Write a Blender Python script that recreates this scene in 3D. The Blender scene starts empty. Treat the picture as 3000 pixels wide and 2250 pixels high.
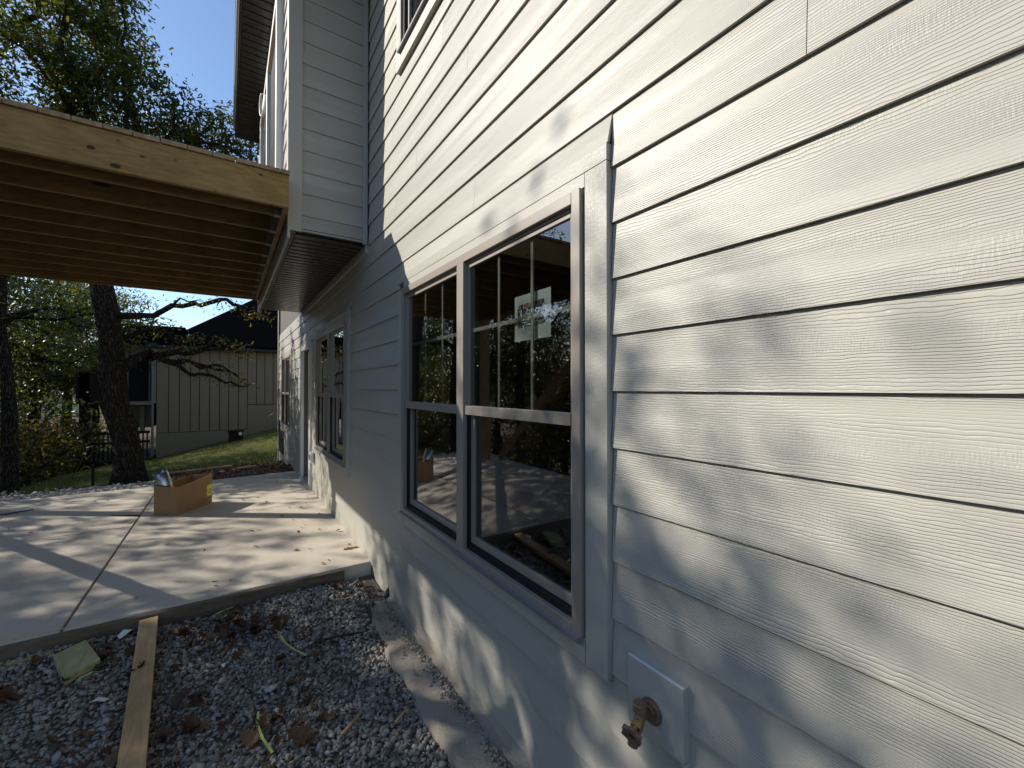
import bpy, bmesh, math, random
import numpy as np
from mathutils import Vector, Matrix
R = math.radians
rng = np.random.default_rng(7)
random.seed(7)
S = bpy.context.scene
COL = S.collection

# ------------------------------------------------------------------ camera
cam_d = bpy.data.cameras.new('camera'); cam = bpy.data.objects.new('camera', cam_d); COL.objects.link(cam)
cam_d.sensor_width = 36; cam_d.lens = 36 * 1242 / 3000; cam_d.clip_start = .05; cam_d.clip_end = 3000
cam.location = (-1, 0, 1.44); cam.rotation_euler = (R(90.6), 0, R(-33.9))
S.camera = cam

# ------------------------------------------------------------------ sky and sun
SUN = Vector((-1, .72, .76)).normalized()
EL = math.asin(SUN.z); AZ = math.atan2(SUN.x, SUN.y)          # azimuth clockwise from +Y
W = bpy.data.worlds.new('World'); S.world = W; W.use_nodes = True
wn = W.node_tree; wn.nodes.clear()
sky = wn.nodes.new('ShaderNodeTexSky'); sky.sky_type = 'NISHITA'; sky.sun_disc = False
sky.sun_elevation = EL; sky.sun_rotation = AZ; sky.air_density = 1.0; sky.dust_density = .5; sky.ozone_density = 3.0; sky.altitude = 400
bg = wn.nodes.new('ShaderNodeBackground'); bg.inputs[1].default_value = .093
wo = wn.nodes.new('ShaderNodeOutputWorld'); wn.links.new(sky.outputs[0], bg.inputs[0]); wn.links.new(bg.outputs[0], wo.inputs[0])
sd = bpy.data.lights.new('sun', 'SUN'); sd.energy = 2.75; sd.angle = R(.53); sd.color = (1, .94, .84)
so = bpy.data.objects.new('sun', sd); COL.objects.link(so); so.rotation_euler = SUN.to_track_quat('Z', 'Y').to_euler()
so.location = SUN * 30
S.view_settings.view_transform = 'Standard'; S.view_settings.look = 'None'; S.view_settings.gamma = 1
S.view_settings.use_curve_mapping = False; S.view_settings.exposure = 1.12
S.cycles.max_bounces = 8; S.cycles.transparent_max_bounces = 12; S.cycles.caustics_reflective = False; S.cycles.caustics_refractive = False
S.cycles.sample_clamp_indirect = 4

# ------------------------------------------------------------------ node helpers
def mat(name):
    m = bpy.data.materials.new(name); m.use_nodes = True; m.node_tree.nodes.clear(); return m
class NT:
    def __init__(s, m): s.t = m.node_tree; s.n = s.t.nodes
    def new(s, kind, **kw):
        n = s.n.new('ShaderNode' + kind)
        for k, v in kw.items():
            if k.startswith('i_'):
                key = k[2:]; key = int(key) if key.isdigit() else key.replace('_', ' ')
                s.put(n.inputs[key], v)
            else: setattr(n, k, v)
        return n
    def put(s, sock, v):
        if isinstance(v, bpy.types.NodeSocket): s.t.links.new(v, sock)
        else: sock.default_value = v
    def math(s, op, a, b=0., c=0.):
        n = s.n.new('ShaderNodeMath'); n.operation = op
        for i, v in enumerate((a, b, c)): s.put(n.inputs[i], v)
        return n.outputs[0]
    def pos(s):
        return s.new('TexCoord').outputs['Object']
    def sep(s, v):
        return s.new('SeparateXYZ', i_0=v).outputs
    def comb(s, a, b, c):
        return s.new('CombineXYZ', i_0=a, i_1=b, i_2=c).outputs[0]
    def scale(s, v, sc):
        return s.new('Mapping', i_0=v, i_3=sc).outputs[0]
    def noise(s, v, sc, det=2., rough=.5, dist=0.):
        return s.new('TexNoise', i_Vector=v, i_Scale=sc, i_Detail=det, i_Roughness=rough, i_Distortion=dist).outputs[0]
    def ramp(s, f, stops, interp='LINEAR'):
        n = s.new('ValToRGB', i_0=f); r = n.color_ramp; r.interpolation = interp
        while len(r.elements) < len(stops): r.elements.new(.5)
        for e, (p, c) in zip(r.elements, stops):
            e.position = p; e.color = (c[0], c[1], c[2], 1) if not isinstance(c, (int, float)) else (c, c, c, 1)
        return n.outputs[0]
    def mix(s, f, a, b, mode='MIX'):
        n = s.new('MixRGB', blend_type=mode)
        s.put(n.inputs[0], f)
        for i, v in ((1, a), (2, b)):
            if isinstance(v, (tuple, list)): v = (v[0], v[1], v[2], 1)
            s.put(n.inputs[i], v)
        return n.outputs[0]
    def bump(s, h, strength=1., dist=.01, normal=None):
        n = s.new('Bump', i_Height=h, i_Strength=strength, i_Distance=dist)
        if normal is not None: s.put(n.inputs['Normal'], normal)
        return n.outputs[0]
    def rnd(s): return s.new('ObjectInfo').outputs['Random']
    def isl(s): return s.new('NewGeometry').outputs['Random Per Island']
    def bsdf(s, col, rough=.6, nor=None, spec=.5, metal=0., **kw):
        b = s.new('BsdfPrincipled')
        if isinstance(col, (tuple, list)): col = (col[0], col[1], col[2], 1)
        s.put(b.inputs['Base Color'], col); s.put(b.inputs['Roughness'], rough); s.put(b.inputs['Metallic'], metal)
        s.put(b.inputs['Specular IOR Level'], spec)
        if nor is not None: s.put(b.inputs['Normal'], nor)
        for k, v in kw.items(): s.put(b.inputs[k.replace('_', ' ')], v)
        return b.outputs[0]
    def out(s, sh):
        o = s.n.new('ShaderNodeOutputMaterial'); s.put(o.inputs[0], sh)

def m_siding(name, col, along='Y', trim=False):
    """painted fibre cement, embossed wood grain running along the board"""
    m = mat(name); t = NT(m); x, y, z = t.sep(t.pos())
    a = {'Y': y, 'X': x, 'Z': z}[along]; c = z if along != 'Z' else y
    r = t.rnd(); ro = t.math('MULTIPLY', r, 53.)
    q = lambda sa, sc, off=0.: t.comb(t.math('MULTIPLY_ADD', a, sa, ro), t.math('MULTIPLY', c, sc), t.math('ADD', ro, off))
    n1 = t.noise(q(.8, 8.), 1., 1.5, .45)                 # broad cathedral shapes
    n2 = t.noise(q(9., 26., 3.), 1., 2., .55)            # small wobble of each line
    ph = t.math('MULTIPLY', c, 165.)
    ph = t.math('MULTIPLY_ADD', n1, 11., ph); ph = t.math('MULTIPLY_ADD', n2, 1.9, ph)
    ph = t.math('MULTIPLY_ADD', t.noise(q(38., 70., 21.), 1., 1.), .55, ph)
    ln = t.math('PINGPONG', ph, .5)
    ln = t.new('MapRange', interpolation_type='SMOOTHSTEP', i_0=ln, i_1=.02, i_2=.24, i_3=0., i_4=1.).outputs[0]
    fade = t.new('MapRange', i_0=t.noise(q(.9, 13., 9.), 1., 1.), i_1=.36, i_2=.56, i_3=.18, i_4=1.).outputs[0]
    ln = t.math('MULTIPLY', ln, fade)
    fib = t.noise(q(60., 330., 5.), 1., 2., .6)
    tick = t.noise(q(260., 45., 7.), 1., 2., .6)
    tm = t.new('MapRange', i_0=t.noise(q(3., 14., 11.), 1., 2.), i_1=.48, i_2=.66, i_3=0., i_4=(1. if not trim else 1.2)).outputs[0]
    h = t.math('MULTIPLY_ADD', fib, .28, ln)
    h = t.math('MULTIPLY_ADD', t.math('MULTIPLY', tick, tm), (.9 if not trim else 1.8), h)
    if trim:
        h = t.math('MULTIPLY_ADD', t.noise(q(34., 150., 15.), 1., 3., .65, 1.2), 2.0, t.math('MULTIPLY', h, .40))
        h = t.math('MULTIPLY_ADD', t.noise(q(190., 42., 19.), 1., 2., .6, .8), 1.6, h)
    nor = t.bump(h, 1., .0010 if not trim else .0006)
    dirt = t.noise(t.scale(t.pos(), (1, .6, 1)), 2.3, 4., .6)
    cc = t.mix(t.math('MULTIPLY', dirt, .25), col, tuple(v * .72 for v in col))
    cc = t.mix(t.math('MULTIPLY', t.math('SUBTRACT', 1., ln), .10 if not trim else 0.), cc, tuple(v * .6 for v in col))
    t.out(t.bsdf(cc, .46, nor, .45)); return m

def m_plain(name, col, rough=.5, spec=.5, metal=0., var=.12, sc=6., bump=0., bsc=200.):
    m = mat(name); t = NT(m); p = t.pos()
    n = t.noise(p, sc, 4., .6)
    cc = t.mix(t.math('MULTIPLY', n, 1.), tuple(v * (1 + var) for v in col), tuple(v * (1 - var) for v in col))
    nor = t.bump(t.noise(p, bsc, 2.), .6, bump) if bump else None
    rr = t.math('MULTIPLY_ADD', n, .12, rough - .06)
    t.out(t.bsdf(cc, rr, nor, spec, metal)); return m

def m_wood(name, col, dark, axis='X', ring=1., knots=True, rough=.72, per=True, at=()):
    """sawn pine: stretched growth lines, knots, stains"""
    m = mat(name); t = NT(m); x, y, z = t.sep(t.pos()); ro = t.math('MULTIPLY', t.rnd(), 41. if per else 0.)
    if axis == 'X': v = t.comb(t.math('MULTIPLY_ADD', x, .16, ro), y, z)
    elif axis == 'Y': v = t.comb(x, t.math('MULTIPLY_ADD', y, .16, ro), z)
    else: v = t.comb(x, y, t.math('MULTIPLY_ADD', z, .16, ro))
    kv = {'X': (2.2, 9, 9), 'Y': (9, 2.2, 9), 'Z': (9, 9, 2.2)}[axis]
    vor = t.new('TexVoronoi', i_Vector=t.scale(t.new('VectorMath', operation='ADD', i_0=t.pos(), i_1=t.comb(ro, ro, 0.)).outputs[0], kv), i_Scale=.62)
    kd = t.math('MULTIPLY_ADD', t.noise(t.pos(), 30., 2.), .05, vor.outputs['Distance'])
    kn = t.new('MapRange', interpolation_type='SMOOTHSTEP', i_0=kd, i_1=.07, i_2=.14, i_3=1., i_4=0.).outputs[0]
    warp = t.new('MapRange', i_0=vor.outputs['Distance'], i_1=.0, i_2=.6, i_3=1., i_4=0.).outputs[0]
    n = t.noise(v, 5., 2., .5)
    ph = t.math('MULTIPLY_ADD', n, 16. * ring, t.math('MULTIPLY', warp, 3.))
    w = t.math('PINGPONG', ph, 1.)
    fine = t.noise(t.scale(v, (1, 1, 1)), 160., 3., .6)
    strk = t.ramp(t.noise(t.scale(v, (1.2, 1, 1)), 62., 3., .65), [(.42, 0.), (.66, 1.)])
    f = t.math('MULTIPLY_ADD', fine, .30, t.math('MULTIPLY', w, .42)); f = t.math('MULTIPLY_ADD', strk, .38, f)
    cc = t.mix(f, col, dark)
    st = t.noise(t.pos(), 3.1, 4., .65)
    cc = t.mix(t.math('MULTIPLY', t.ramp(st, [(.45, 0.), (.72, 1.)]), .45), cc, tuple(v_ * .62 for v_ in dark))
    if knots: cc = t.mix(t.math('MULTIPLY', kn, .88), cc, tuple(v_ * .16 for v_ in dark))
    for (kx, kz, kr) in at:
        d = t.new('VectorMath', operation='LENGTH', i_0=t.comb(t.math('MULTIPLY', t.math('SUBTRACT', x, kx), .62), t.math('SUBTRACT', z, kz), 0.)).outputs['Value']
        d = t.math('MULTIPLY_ADD', t.noise(t.pos(), 45., 2.), kr * .5, d)
        halo = t.new('MapRange', interpolation_type='SMOOTHSTEP', i_0=d, i_1=kr, i_2=kr * 3.2, i_3=.45, i_4=0.).outputs[0]
        cc = t.mix(halo, cc, dark)
        core = t.new('MapRange', interpolation_type='SMOOTHSTEP', i_0=d, i_1=kr * 1.0, i_2=kr * 1.35, i_3=.92, i_4=0.).outputs[0]
        cc = t.mix(core, cc, (.035, .018, .008))
    t.out(t.bsdf(cc, rough, t.bump(f, .5, .0015), .3)); return m

def m_glass():
    m = mat('window_glass'); t = NT(m)
    tr = t.new('BsdfTransparent', i_0=(.66, .68, .67, 1)).outputs[0]
    gl = t.new('BsdfGlossy', i_Color=(1, 1, 1, 1), i_Roughness=.0)
    nw = t.bump(t.noise(t.pos(), 2.2, 1.), .06, .01); t.put(gl.inputs['Normal'], nw)
    fr = t.new('Fresnel', i_IOR=1.5).outputs[0]
    bf = t.new('NewGeometry').outputs['Backfacing']
    f = t.math('MULTIPLY', t.math('MULTIPLY', fr, 2.7), t.math('SUBTRACT', 1., bf)); f = t.math('MINIMUM', f, 1.)
    t.out(t.new('MixShader', i_0=f, i_1=tr, i_2=gl.outputs[0]).outputs[0]); return m

def m_concrete(name, col, bump=.002, fleck=.0):
    m = mat(name); t = NT(m); p = t.pos()
    a = t.noise(p, 1.3, 5., .6); b = t.noise(p, 9., 5., .65); c = t.noise(p, 120., 3., .6)
    cc = t.mix(a, tuple(v * 1.12 for v in col), tuple(v * .86 for v in col))
    cc = t.mix(t.math('MULTIPLY', t.ramp(b, [(.4, 0.), (.75, 1.)]), .35), cc, tuple(v * q for v, q in zip(col, (.72, .68, .62))))
    cc = t.mix(t.math('MULTIPLY', t.ramp(t.noise(p, .75, 3., .5), [(.56, 0.), (.72, 1.)]), .35), cc, tuple(v * q for v, q in zip(col, (.95, .80, .72))))
    cc = t.mix(t.math('MULTIPLY', t.ramp(c, [(.62, 0.), (.75, 1.)]), .3), cc, tuple(v * .6 for v in col))
    st = t.noise(t.scale(p, (5, 90, 20)), 1., 3., .6)          # broom strokes
    h = t.math('MULTIPLY_ADD', c, .8, t.math('MULTIPLY', st, .8)); h = t.math('MULTIPLY_ADD', b, 2., h)
    t.out(t.bsdf(cc, .85, t.bump(h, .7, bump), .25)); return m

def m_island(name, cols, rough=.8, spec=.3, bump=0., transl=0.):
    """colour picked per stone / leaf"""
    m = mat(name); t = NT(m); r = t.isl()
    st = [(i / (len(cols) - 1), c) for i, c in enumerate(cols)]
    cc = t.ramp(r, st)
    n = t.noise(t.pos(), 40., 3.)
    cc = t.mix(t.math('MULTIPLY', n, .3), cc, (.02, .02, .02))
    nor = t.bump(t.noise(t.pos(), 260., 2.), .5, bump) if bump else None
    b = t.bsdf(cc, rough, nor, spec)
    if transl:
        tb = t.new('BsdfTranslucent', i_0=t.mix(1., cc, (1.5, 1.45, .55), 'MULTIPLY')).outputs[0]
        b = t.new('MixShader', i_0=transl, i_1=b, i_2=tb).outputs[0]
    t.out(b); return m

GREIGE = (.448, .428, .368)
M = {}
KNOTS = [(-1.701, 2.915, .013), (-1.588, 2.835, .017), (-1.462, 2.932, .008), (-1.294, 2.961, .005), (-1.578, 3.0, .005), (-.803, 3.001, .008), (-1.074, 2.808, .004), (-2.6, 2.9, .014)]
M['siding'] = m_siding('painted_lap_siding', GREIGE)
M['siding_x'] = m_siding('painted_lap_siding_across', GREIGE, 'X')
M['trim'] = m_siding('painted_trim_board', GREIGE, 'Y', True)
M['trim_z'] = m_siding('painted_upright_trim_board', GREIGE, 'Z', True)
M['trim_plain'] = m_plain('painted_smooth_trim', GREIGE, .55, .4, var=.05, bump=.0006, bsc=300.)
M['frame'] = m_plain('taupe_vinyl_frame', (.30, .262, .218), .42, .5, var=.05, sc=3.)
M['sillv'] = m_plain('grey_vinyl_sill', (.19, .188, .195), .35, .5, var=.12, sc=14.)
M['grille'] = m_plain('putty_grille', (.50, .47, .40), .45, .4, var=.05)
M['white'] = m_plain('white_paint', (.74, .74, .72), .45, .5, var=.04)
M['gasket'] = m_plain('black_gasket', (.012, .012, .013), .6, .3)
M['glass'] = m_glass()
M['soffit'] = m_plain('dark_bronze_soffit', (.042, .038, .034), .26, .5, metal=.0, var=.1)
M['conc'] = m_concrete('patio_concrete', (.58, .52, .43))
M['footc'] = m_concrete('rough_footing_concrete', (.33, .29, .235), .012)
M['drywall'] = m_plain('interior_drywall', (.16, .15, .14), .9, .2)
M['deckx'] = m_wood('treated_pine_joist', (.34, .235, .095), (.18, .12, .048), 'X')
M['rim'] = m_wood('treated_pine_rim', (.43, .28, .105), (.24, .145, .05), 'X', 1.5, False, at=KNOTS)
M['decky'] = m_wood('treated_pine_decking', (.46, .35, .20), (.24, .16, .09), 'Y')
M['deckz'] = m_wood('treated_pine_post', (.48, .34, .17), (.3, .19, .08), 'Z')
M['plank'] = m_wood('sawn_plank', (.62, .42, .21), (.40, .24, .10), 'Y', .6)
M['block'] = m_wood('green_treated_block', (.56, .52, .27), (.30, .27, .11), 'Y', 1.4, knots=False)
M['form'] = m_wood('weathered_form_board', (.21, .155, .105), (.085, .062, .042), 'X', .6)
M['galv'] = m_plain('galvanised_steel', (.55, .56, .56), .32, .5, metal=.9, var=.25, sc=25.)
M['card'] = m_plain('cardboard', (.31, .195, .10), .85, .2, var=.14, sc=9., bump=.001, bsc=60.)
M['label'] = m_plain('yellow_label', (.78, .76, .12), .5, .4, var=.02)
M['ink'] = m_plain('black_ink', (.02, .02, .02), .6, .3)
M['inkred'] = m_plain('red_ink', (.55, .12, .06), .6, .3)
M['paper'] = m_plain('pale_green_paper', (.78, .82, .80), .7, .3, var=.03)
M['bronze'] = m_plain('weathered_copper_tap', (.23, .135, .095), .5, .5, metal=.35, var=.35, sc=55., bump=.001, bsc=400.)
M['brass'] = m_plain('brass', (.55, .40, .14), .3, .5, metal=.9, var=.2, sc=40.)
M['strip'] = m_plain('yellow_green_plastic', (.50, .56, .14), .45, .4)
M['black'] = m_plain('black_steel', (.02, .02, .022), .5, .4)
M['wrap'] = m_plain('clear_plastic_sheet', (.75, .78, .80), .25, .6)
M['shingle'] = m_plain('black_shingle_roof', (.006, .006, .0065), 1., 0., var=.4, sc=30.)
M['nwall'] = m_plain('beige_panel_siding', (.27, .215, .145), .85, .2, var=.06)
M['nwallg'] = m_plain('panel_groove', (.05, .04, .033), .9, .1)
M['nwhite'] = m_plain('old_white_trim', (.24, .22, .19), .6, .3)
M['nporch'] = m_plain('dark_stained_wood', (.022, .016, .012), .8, .2, var=.3)
M['nglass'] = m_plain('dark_window_pane', (.015, .018, .02), .5, .1)

# ------------------------------------------------------------------ mesh helpers
class MB:
    def __init__(s): s.v = []; s.f = []
    def add(s, vs, fs):
        o = len(s.v); s.v += [tuple(p) for p in vs]; s.f += [tuple(i + o for i in f) for f in fs]
    def box(s, x0, x1, y0, y1, z0, z1):
        s.add([(x0, y0, z0), (x1, y0, z0), (x1, y1, z0), (x0, y1, z0), (x0, y0, z1), (x1, y0, z1), (x1, y1, z1), (x0, y1, z1)],
              [(0, 3, 2, 1), (4, 5, 6, 7), (0, 1, 5, 4), (1, 2, 6, 5), (2, 3, 7, 6), (3, 0, 4, 7)])
        return s
    def beam(s, a, b, w, h, up=(0, 0, 1)):
        a = Vector(a); b = Vector(b); d = (b - a).normalized(); u = Vector(up)
        r = d.cross(u).normalized(); u = r.cross(d)
        vs = []
        for p in (a, b):
            for i, j in ((-1, -1), (1, -1), (1, 1), (-1, 1)): vs.append(p + r * i * w / 2 + u * j * h / 2)
        s.add(vs, [(0, 1, 2, 3), (7, 6, 5, 4), (0, 4, 5, 1), (1, 5, 6, 2), (2, 6, 7, 3), (3, 7, 4, 0)])
        return s
    def tube(s, pts, rad, n=8, caps=True):
        pts = [Vector(p) for p in pts]; rad = rad if hasattr(rad, '__len__') else [rad] * len(pts)
        o = len(s.v); prev = None
        for i, p in enumerate(pts):
            d = (pts[min(i + 1, len(pts) - 1)] - pts[max(i - 1, 0)]).normalized()
            if prev is None: prev = d.orthogonal().normalized()
            u = (prev - d * prev.dot(d)).normalized(); prev = u; w = d.cross(u)
            for k in range(n):
                a = 2 * math.pi * k / n; s.v.append(tuple(p + (u * math.cos(a) + w * math.sin(a)) * rad[i]))
        for i in range(len(pts) - 1):
            for k in range(n):
                s.f.append((o + i * n + k, o + i * n + (k + 1) % n, o + (i + 1) * n + (k + 1) % n, o + (i + 1) * n + k))
        if caps:
            s.f.append(tuple(o + k for k in range(n))[::-1]); e = o + (len(pts) - 1) * n; s.f.append(tuple(e + k for k in range(n)))
        return s
    def mesh(s, name, m, smooth=False):
        me = bpy.data.meshes.new(name); me.from_pydata(s.v, [], s.f)
        me.materials.append(M[m] if isinstance(m, str) else m)
        if smooth: me.polygons.foreach_set('use_smooth', [True] * len(me.polygons))
        me.update(); return me
    def build(s, name, m, parent=None, smooth=False, bevel=0., **tags):
        me = s.mesh(name, m, smooth)
        if bevel:
            b = bmesh.new(); b.from_mesh(me)
            bmesh.ops.bevel(b, geom=[e for e in b.edges], offset=bevel, segments=2, affect='EDGES', profile=.5)
            b.to_mesh(me); b.free()
        return link(name, me, parent, **tags)
def link(name, me, parent=None, **tags):
    o = bpy.data.objects.new(name, me); COL.objects.link(o); o.parent = parent
    for k, v in tags.items(): o[k] = v
    return o
def thing(name, label, cat, loc=(0, 0, 0), group=None):
    o = bpy.data.objects.new(name, None); COL.objects.link(o); o.location = loc; o.empty_display_size = .1
    o['label'] = label; o['category'] = cat
    if group: o['group'] = group
    return o
def bx(name, m, parent, x0, x1, y0, y1, z0, z1, bevel=0., **t):
    return MB().box(x0, x1, y0, y1, z0, z1).build(name, m, parent, bevel=bevel, **t)

# ------------------------------------------------------------------ ground
def sm(t): t = np.clip(t, 0, 1); return t * t * (3 - 2 * t)
def gz(x, y):
    x = np.asarray(x, float); y = np.asarray(y, float)
    far = sm((y - 8.2) / 1.2)
    f2 = sm((y - 9) / 9)
    lawn = -.12 - .088 * np.clip(y - 9, 0, 16) + np.where(x > -3, .235, .05) * (x + 3) * f2 * np.clip(1 - (x - 3) / 60, 0, 1)
    z = -.19 * (1 - far) + lawn * far
    d = np.clip(-4.15 - x + .25 * np.sin(y * .7), 0, None)
    z = z - .30 * np.clip(d, 0, 14) - .06 * np.clip(d - 14, 0, 120)
    return z
gx = np.unique(np.concatenate([np.linspace(-900, -60, 22), np.linspace(-60, -12, 33), np.linspace(-12, 3, 61), np.linspace(3, 30, 19), np.linspace(30, 900, 15)]))
gy = np.unique(np.concatenate([np.linspace(-600, -10, 16), np.linspace(-10, 24, 103), np.linspace(24, 80, 29), np.linspace(80, 1200, 24)]))
X, Y = np.meshgrid(gx, gy, indexing='ij'); Z = gz(X, Y)
near = (X > -12) & (X < 3) & (Y > 8.5) & (Y < 24)
Z = Z + np.where(near, .02 * np.sin(X * 3.1 + Y * 1.7) * np.cos(Y * 2.3 - X), 0)
gm = MB(); ny = len(gy)
gm.v = [(float(a), float(b), float(c)) for a, b, c in zip(X.ravel(), Y.ravel(), Z.ravel())]
gm.f = [(i * ny + j, (i + 1) * ny + j, (i + 1) * ny + j + 1, i * ny + j + 1) for i in range(len(gx) - 1) for j in range(ny - 1)]
def m_ground():
    m = mat('lawn_and_forest_floor'); t = NT(m); p = t.pos(); x, y, z = t.sep(p)
    n = t.noise(p, 1.2, 4., .65); f = t.noise(p, 60., 3., .7)
    grass = t.mix(n, (.085, .10, .022), (.15, .145, .040)); grass = t.mix(t.math('MULTIPLY', f, .5), grass, (.03, .04, .01))
    dirt = t.mix(t.noise(p, 14., 4., .7), (.10, .055, .025), (.035, .022, .012))
    edge = t.math('ADD', x, t.math('MULTIPLY', n, 1.2))
    k = t.new('MapRange', i_0=edge, i_1=-3.9, i_2=-3.3, i_3=1., i_4=0.).outputs[0]
    k2 = t.new('MapRange', i_0=t.math('ADD', y, t.math('MULTIPLY', n, 1.)), i_1=9.2, i_2=9.7, i_3=1., i_4=0.).outputs[0]
    k = t.math('MAXIMUM', k, k2)
    # the lawn of the next garden runs right of the drop
    t.out(t.bsdf(t.mix(k, grass, dirt), .9, t.bump(f, 1., .02), .15)); return m
M['ground'] = m_ground()
gm.build('ground', 'ground', kind='structure', smooth=True)

# wooded hills far beyond the valley
hm = MB(); nx_, ny_ = 60, 12
for i in range(nx_):
    for j in range(ny_):
        a = R(-95 + 110 * i / (nx_ - 1)); d = 260 + 45 * j
        hh = (40 + 10 * math.sin(a * 7) + 6 * math.sin(a * 17 + 1)) * math.sin(math.pi * min(1, j / 8) / 2) - 16
        hh += 2.5 * math.sin(i * 2.7 + j * 3.1)
        hm.v.append((-1 + d * math.sin(a), d * math.cos(a), hh))
for i in range(nx_ - 1):
    for j in range(ny_ - 1):
        hm.f.append((i * ny_ + j, i * ny_ + j + 1, (i + 1) * ny_ + j + 1, (i + 1) * ny_ + j))
M['hill'] = m_plain('wooded_hillside', (.07, .085, .05), .95, .1, var=.5, sc=.12)
hm.build('hills', 'hill', kind='structure', smooth=True)

# ------------------------------------------------------------------ patio slab in panels
SX0, SY0, SY1 = -3.66, 3.60, 8.12
patio = thing('patio_slab', 'pale broom-finished concrete patio with sawn joints under the timber deck', 'patio'); patio['kind'] = 'structure'; del patio['category']
for xa, xb in ((SX0, -1.817), (-1.804, .004)):
    for ya, yb in ((SY0, 5.892), (5.900, SY1)):
        b = bx('slab_panel', 'conc', patio, xa, xb, ya, yb, -.13, 0.)
        if xb > -1 and yb > 7:      # the far edge runs slightly askew to the house
            for v in b.data.vertices:
                if v.co.y > 7 and v.co.x > -1: v.co.y += .16
        bm = bmesh.new(); bm.from_mesh(b.data); bmesh.ops.bevel(bm, geom=[e for e in bm.edges if e.verts[0].co.z > -.01 and e.verts[1].co.z > -.01], offset=.004, segments=2, affect='EDGES'); bm.to_mesh(b.data); bm.free()
bx('joint_bed', 'black', patio, -3.6, -.05, 3.7, 8.0, -.12, -.02)
SEC1 = True

# ------------------------------------------------------------------ the house
house = thing('house', 'new greige house with embossed lap siding, taupe double windows and a jutting upper bay', 'house')
EXP = .1765; Z0 = 1.432
YN, YF = -2.6, 11.28
WIN = [dict(y=(1.04, 2.78), z=(.615, 2.110)), dict(y=(4.45, 6.10), z=(.665, 2.115)), dict(y=(8.93, 10.36), z=(.665, 2.075)), dict(y=(1.11, 2.85), z=(3.765, 5.2))]
TW = .108
opens = []
for w in WIN: opens.append((w['y'][0] - TW - .001, w['y'][1] + TW, w['z'][0] - .085, w['z'][1] + .105))
opens[3] = (WIN[3]['y'][0] - .085, WIN[3]['y'][1] + .075, WIN[3]['z'][0] - .105, WIN[3]['z'][1] + .1)
opens.append((6.60, 7.58, -.03, 2.13))                       # door with its trim
JOINTS = {5: [1.828, -1.2, 5.5], 4: [.386, 7.1], 6: [-.9, 3.3], -6: [2.117, 9.4], -7: [2.863, -.8], -8: [.15, 4.9], 3: [-.9], 2: [-1.8, 7.6], 8: [2.6, -1.05], 9: [1.9], 10: [.9, 3.1], 11: [2.2], 7: [3.0, -.7], -5: [-.4, 8.2]}
def lap(y0, y1, zb, zt, xo=0., name='siding_board', flush=0.):
    """one tilted board: bottom edge stands 8 mm proud of the top"""
    h = zt - zb; xb = xo - flush; xt = xo + .0108 * (min(1, h / EXP) if not flush else 1) + .0006
    mb = MB()
    T = .0098
    mb.add([(xb, y0, zb), (xb, y1, zb), (xt, y1, zt), (xt, y0, zt), (xb + T, y0, zb), (xb + T, y1, zb), (xt + T, y1, zt), (xt + T, y0, zt)],
           [(0, 3, 2, 1), (4, 5, 6, 7), (0, 1, 5, 4), (3, 7, 6, 2), (0, 4, 7, 3), (1, 2, 6, 5)])
    return mb.build(name, 'siding', house)
for k in range(-8, 27):
    zb = Z0 + EXP * k; zt = zb + EXP + .012
    if k == -8: zb = -.022
    segs = [(YN, YF - .1)]
    if k <= -6: segs = [(YN, 10.15)]
    if k in (-5,): segs = [(YN, 10.55)]
    if zb > 2.60: segs = [(YN, 3.735 - .03)]
    cuts = []
    for (a, b, c, d) in opens:
        if c < zt - .014 and d > zb + .001:
            if d < zt - .03 and d > zb + .02: cuts.append((a, b, 'top', d))
            elif c > zb + .03 and c < zt - .02: cuts.append((a, b, 'bot', c))
            else: cuts.append((a, b, 'all', 0))
    for (a, b, kind, lim) in cuts:
        ns = []
        for s0, s1 in segs:
            if b <= s0 or a >= s1: ns.append((s0, s1)); continue
            if s0 < a: ns.append((s0, a - (random.uniform(.0, .003) if kind != 'bot' else 0)))
            if b < s1: ns.append((b, s1))
            if kind == 'top': lap(max(s0, a), min(s1, b), lim, zt, flush=.014)
            if kind == 'bot':
                lap(max(s0, a), min(s1, b), zb, lim)
        segs = ns
    for s0, s1 in segs:
        js = sorted(j for j in JOINTS.get(k, [2.0 * ((k * 7) % 5) - 1.3 if zb > 2.6 else 2.4 + ((k * 13) % 7)]) if s0 + .25 < j < s1 - .25)
        pts = [s0] + js + [s1]
        for i in range(len(pts) - 1):
            lap(pts[i] + (.0009 if i else 0), pts[i + 1] - (.0009 if i < len(pts) - 2 else 0), zb, zt)
# sheathing behind the boards, foundation, gable end, roof
sh = MB()
def wallpiece(y0, y1, z0, z1): sh.box(.0205, .15, y0, y1, z0, z1)
ys = sorted({YN, YF, *[v for w in WIN for v in w['y']], 6.70, 7.48, 3.735, 7.65})
zs = sorted({-.02, 6.2, *[v for w in WIN for v in w['z']], 2.03})
for i in range(len(ys) - 1):
    for j in range(len(zs) - 1):
        cy = (ys[i] + ys[i + 1]) / 2; cz = (zs[j] + zs[j + 1]) / 2
        if any(w['y'][0] < cy < w['y'][1] and w['z'][0] < cz < w['z'][1] for w in WIN): continue
        if 6.70 < cy < 7.48 and cz < 2.03: continue
        wallpiece(ys[i], ys[i + 1], zs[j], zs[j + 1])
sh.build('wall_sheathing', 'drywall', house)
M['found'] = m_concrete('foundation_concrete', (.42, .38, .32), .006)
bx('foundation_wall', 'found', house, .010, .20, YN, YF - .03, -1.2, -.021)
bx('foundation_wall', 'black', house, .0155, .0205, 10.15, YF - .02, -1.0, .50)
bx('end_wall', 'trim_plain', house, .0, 9, YF, YF + .14, -1.0, 6.2)
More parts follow.
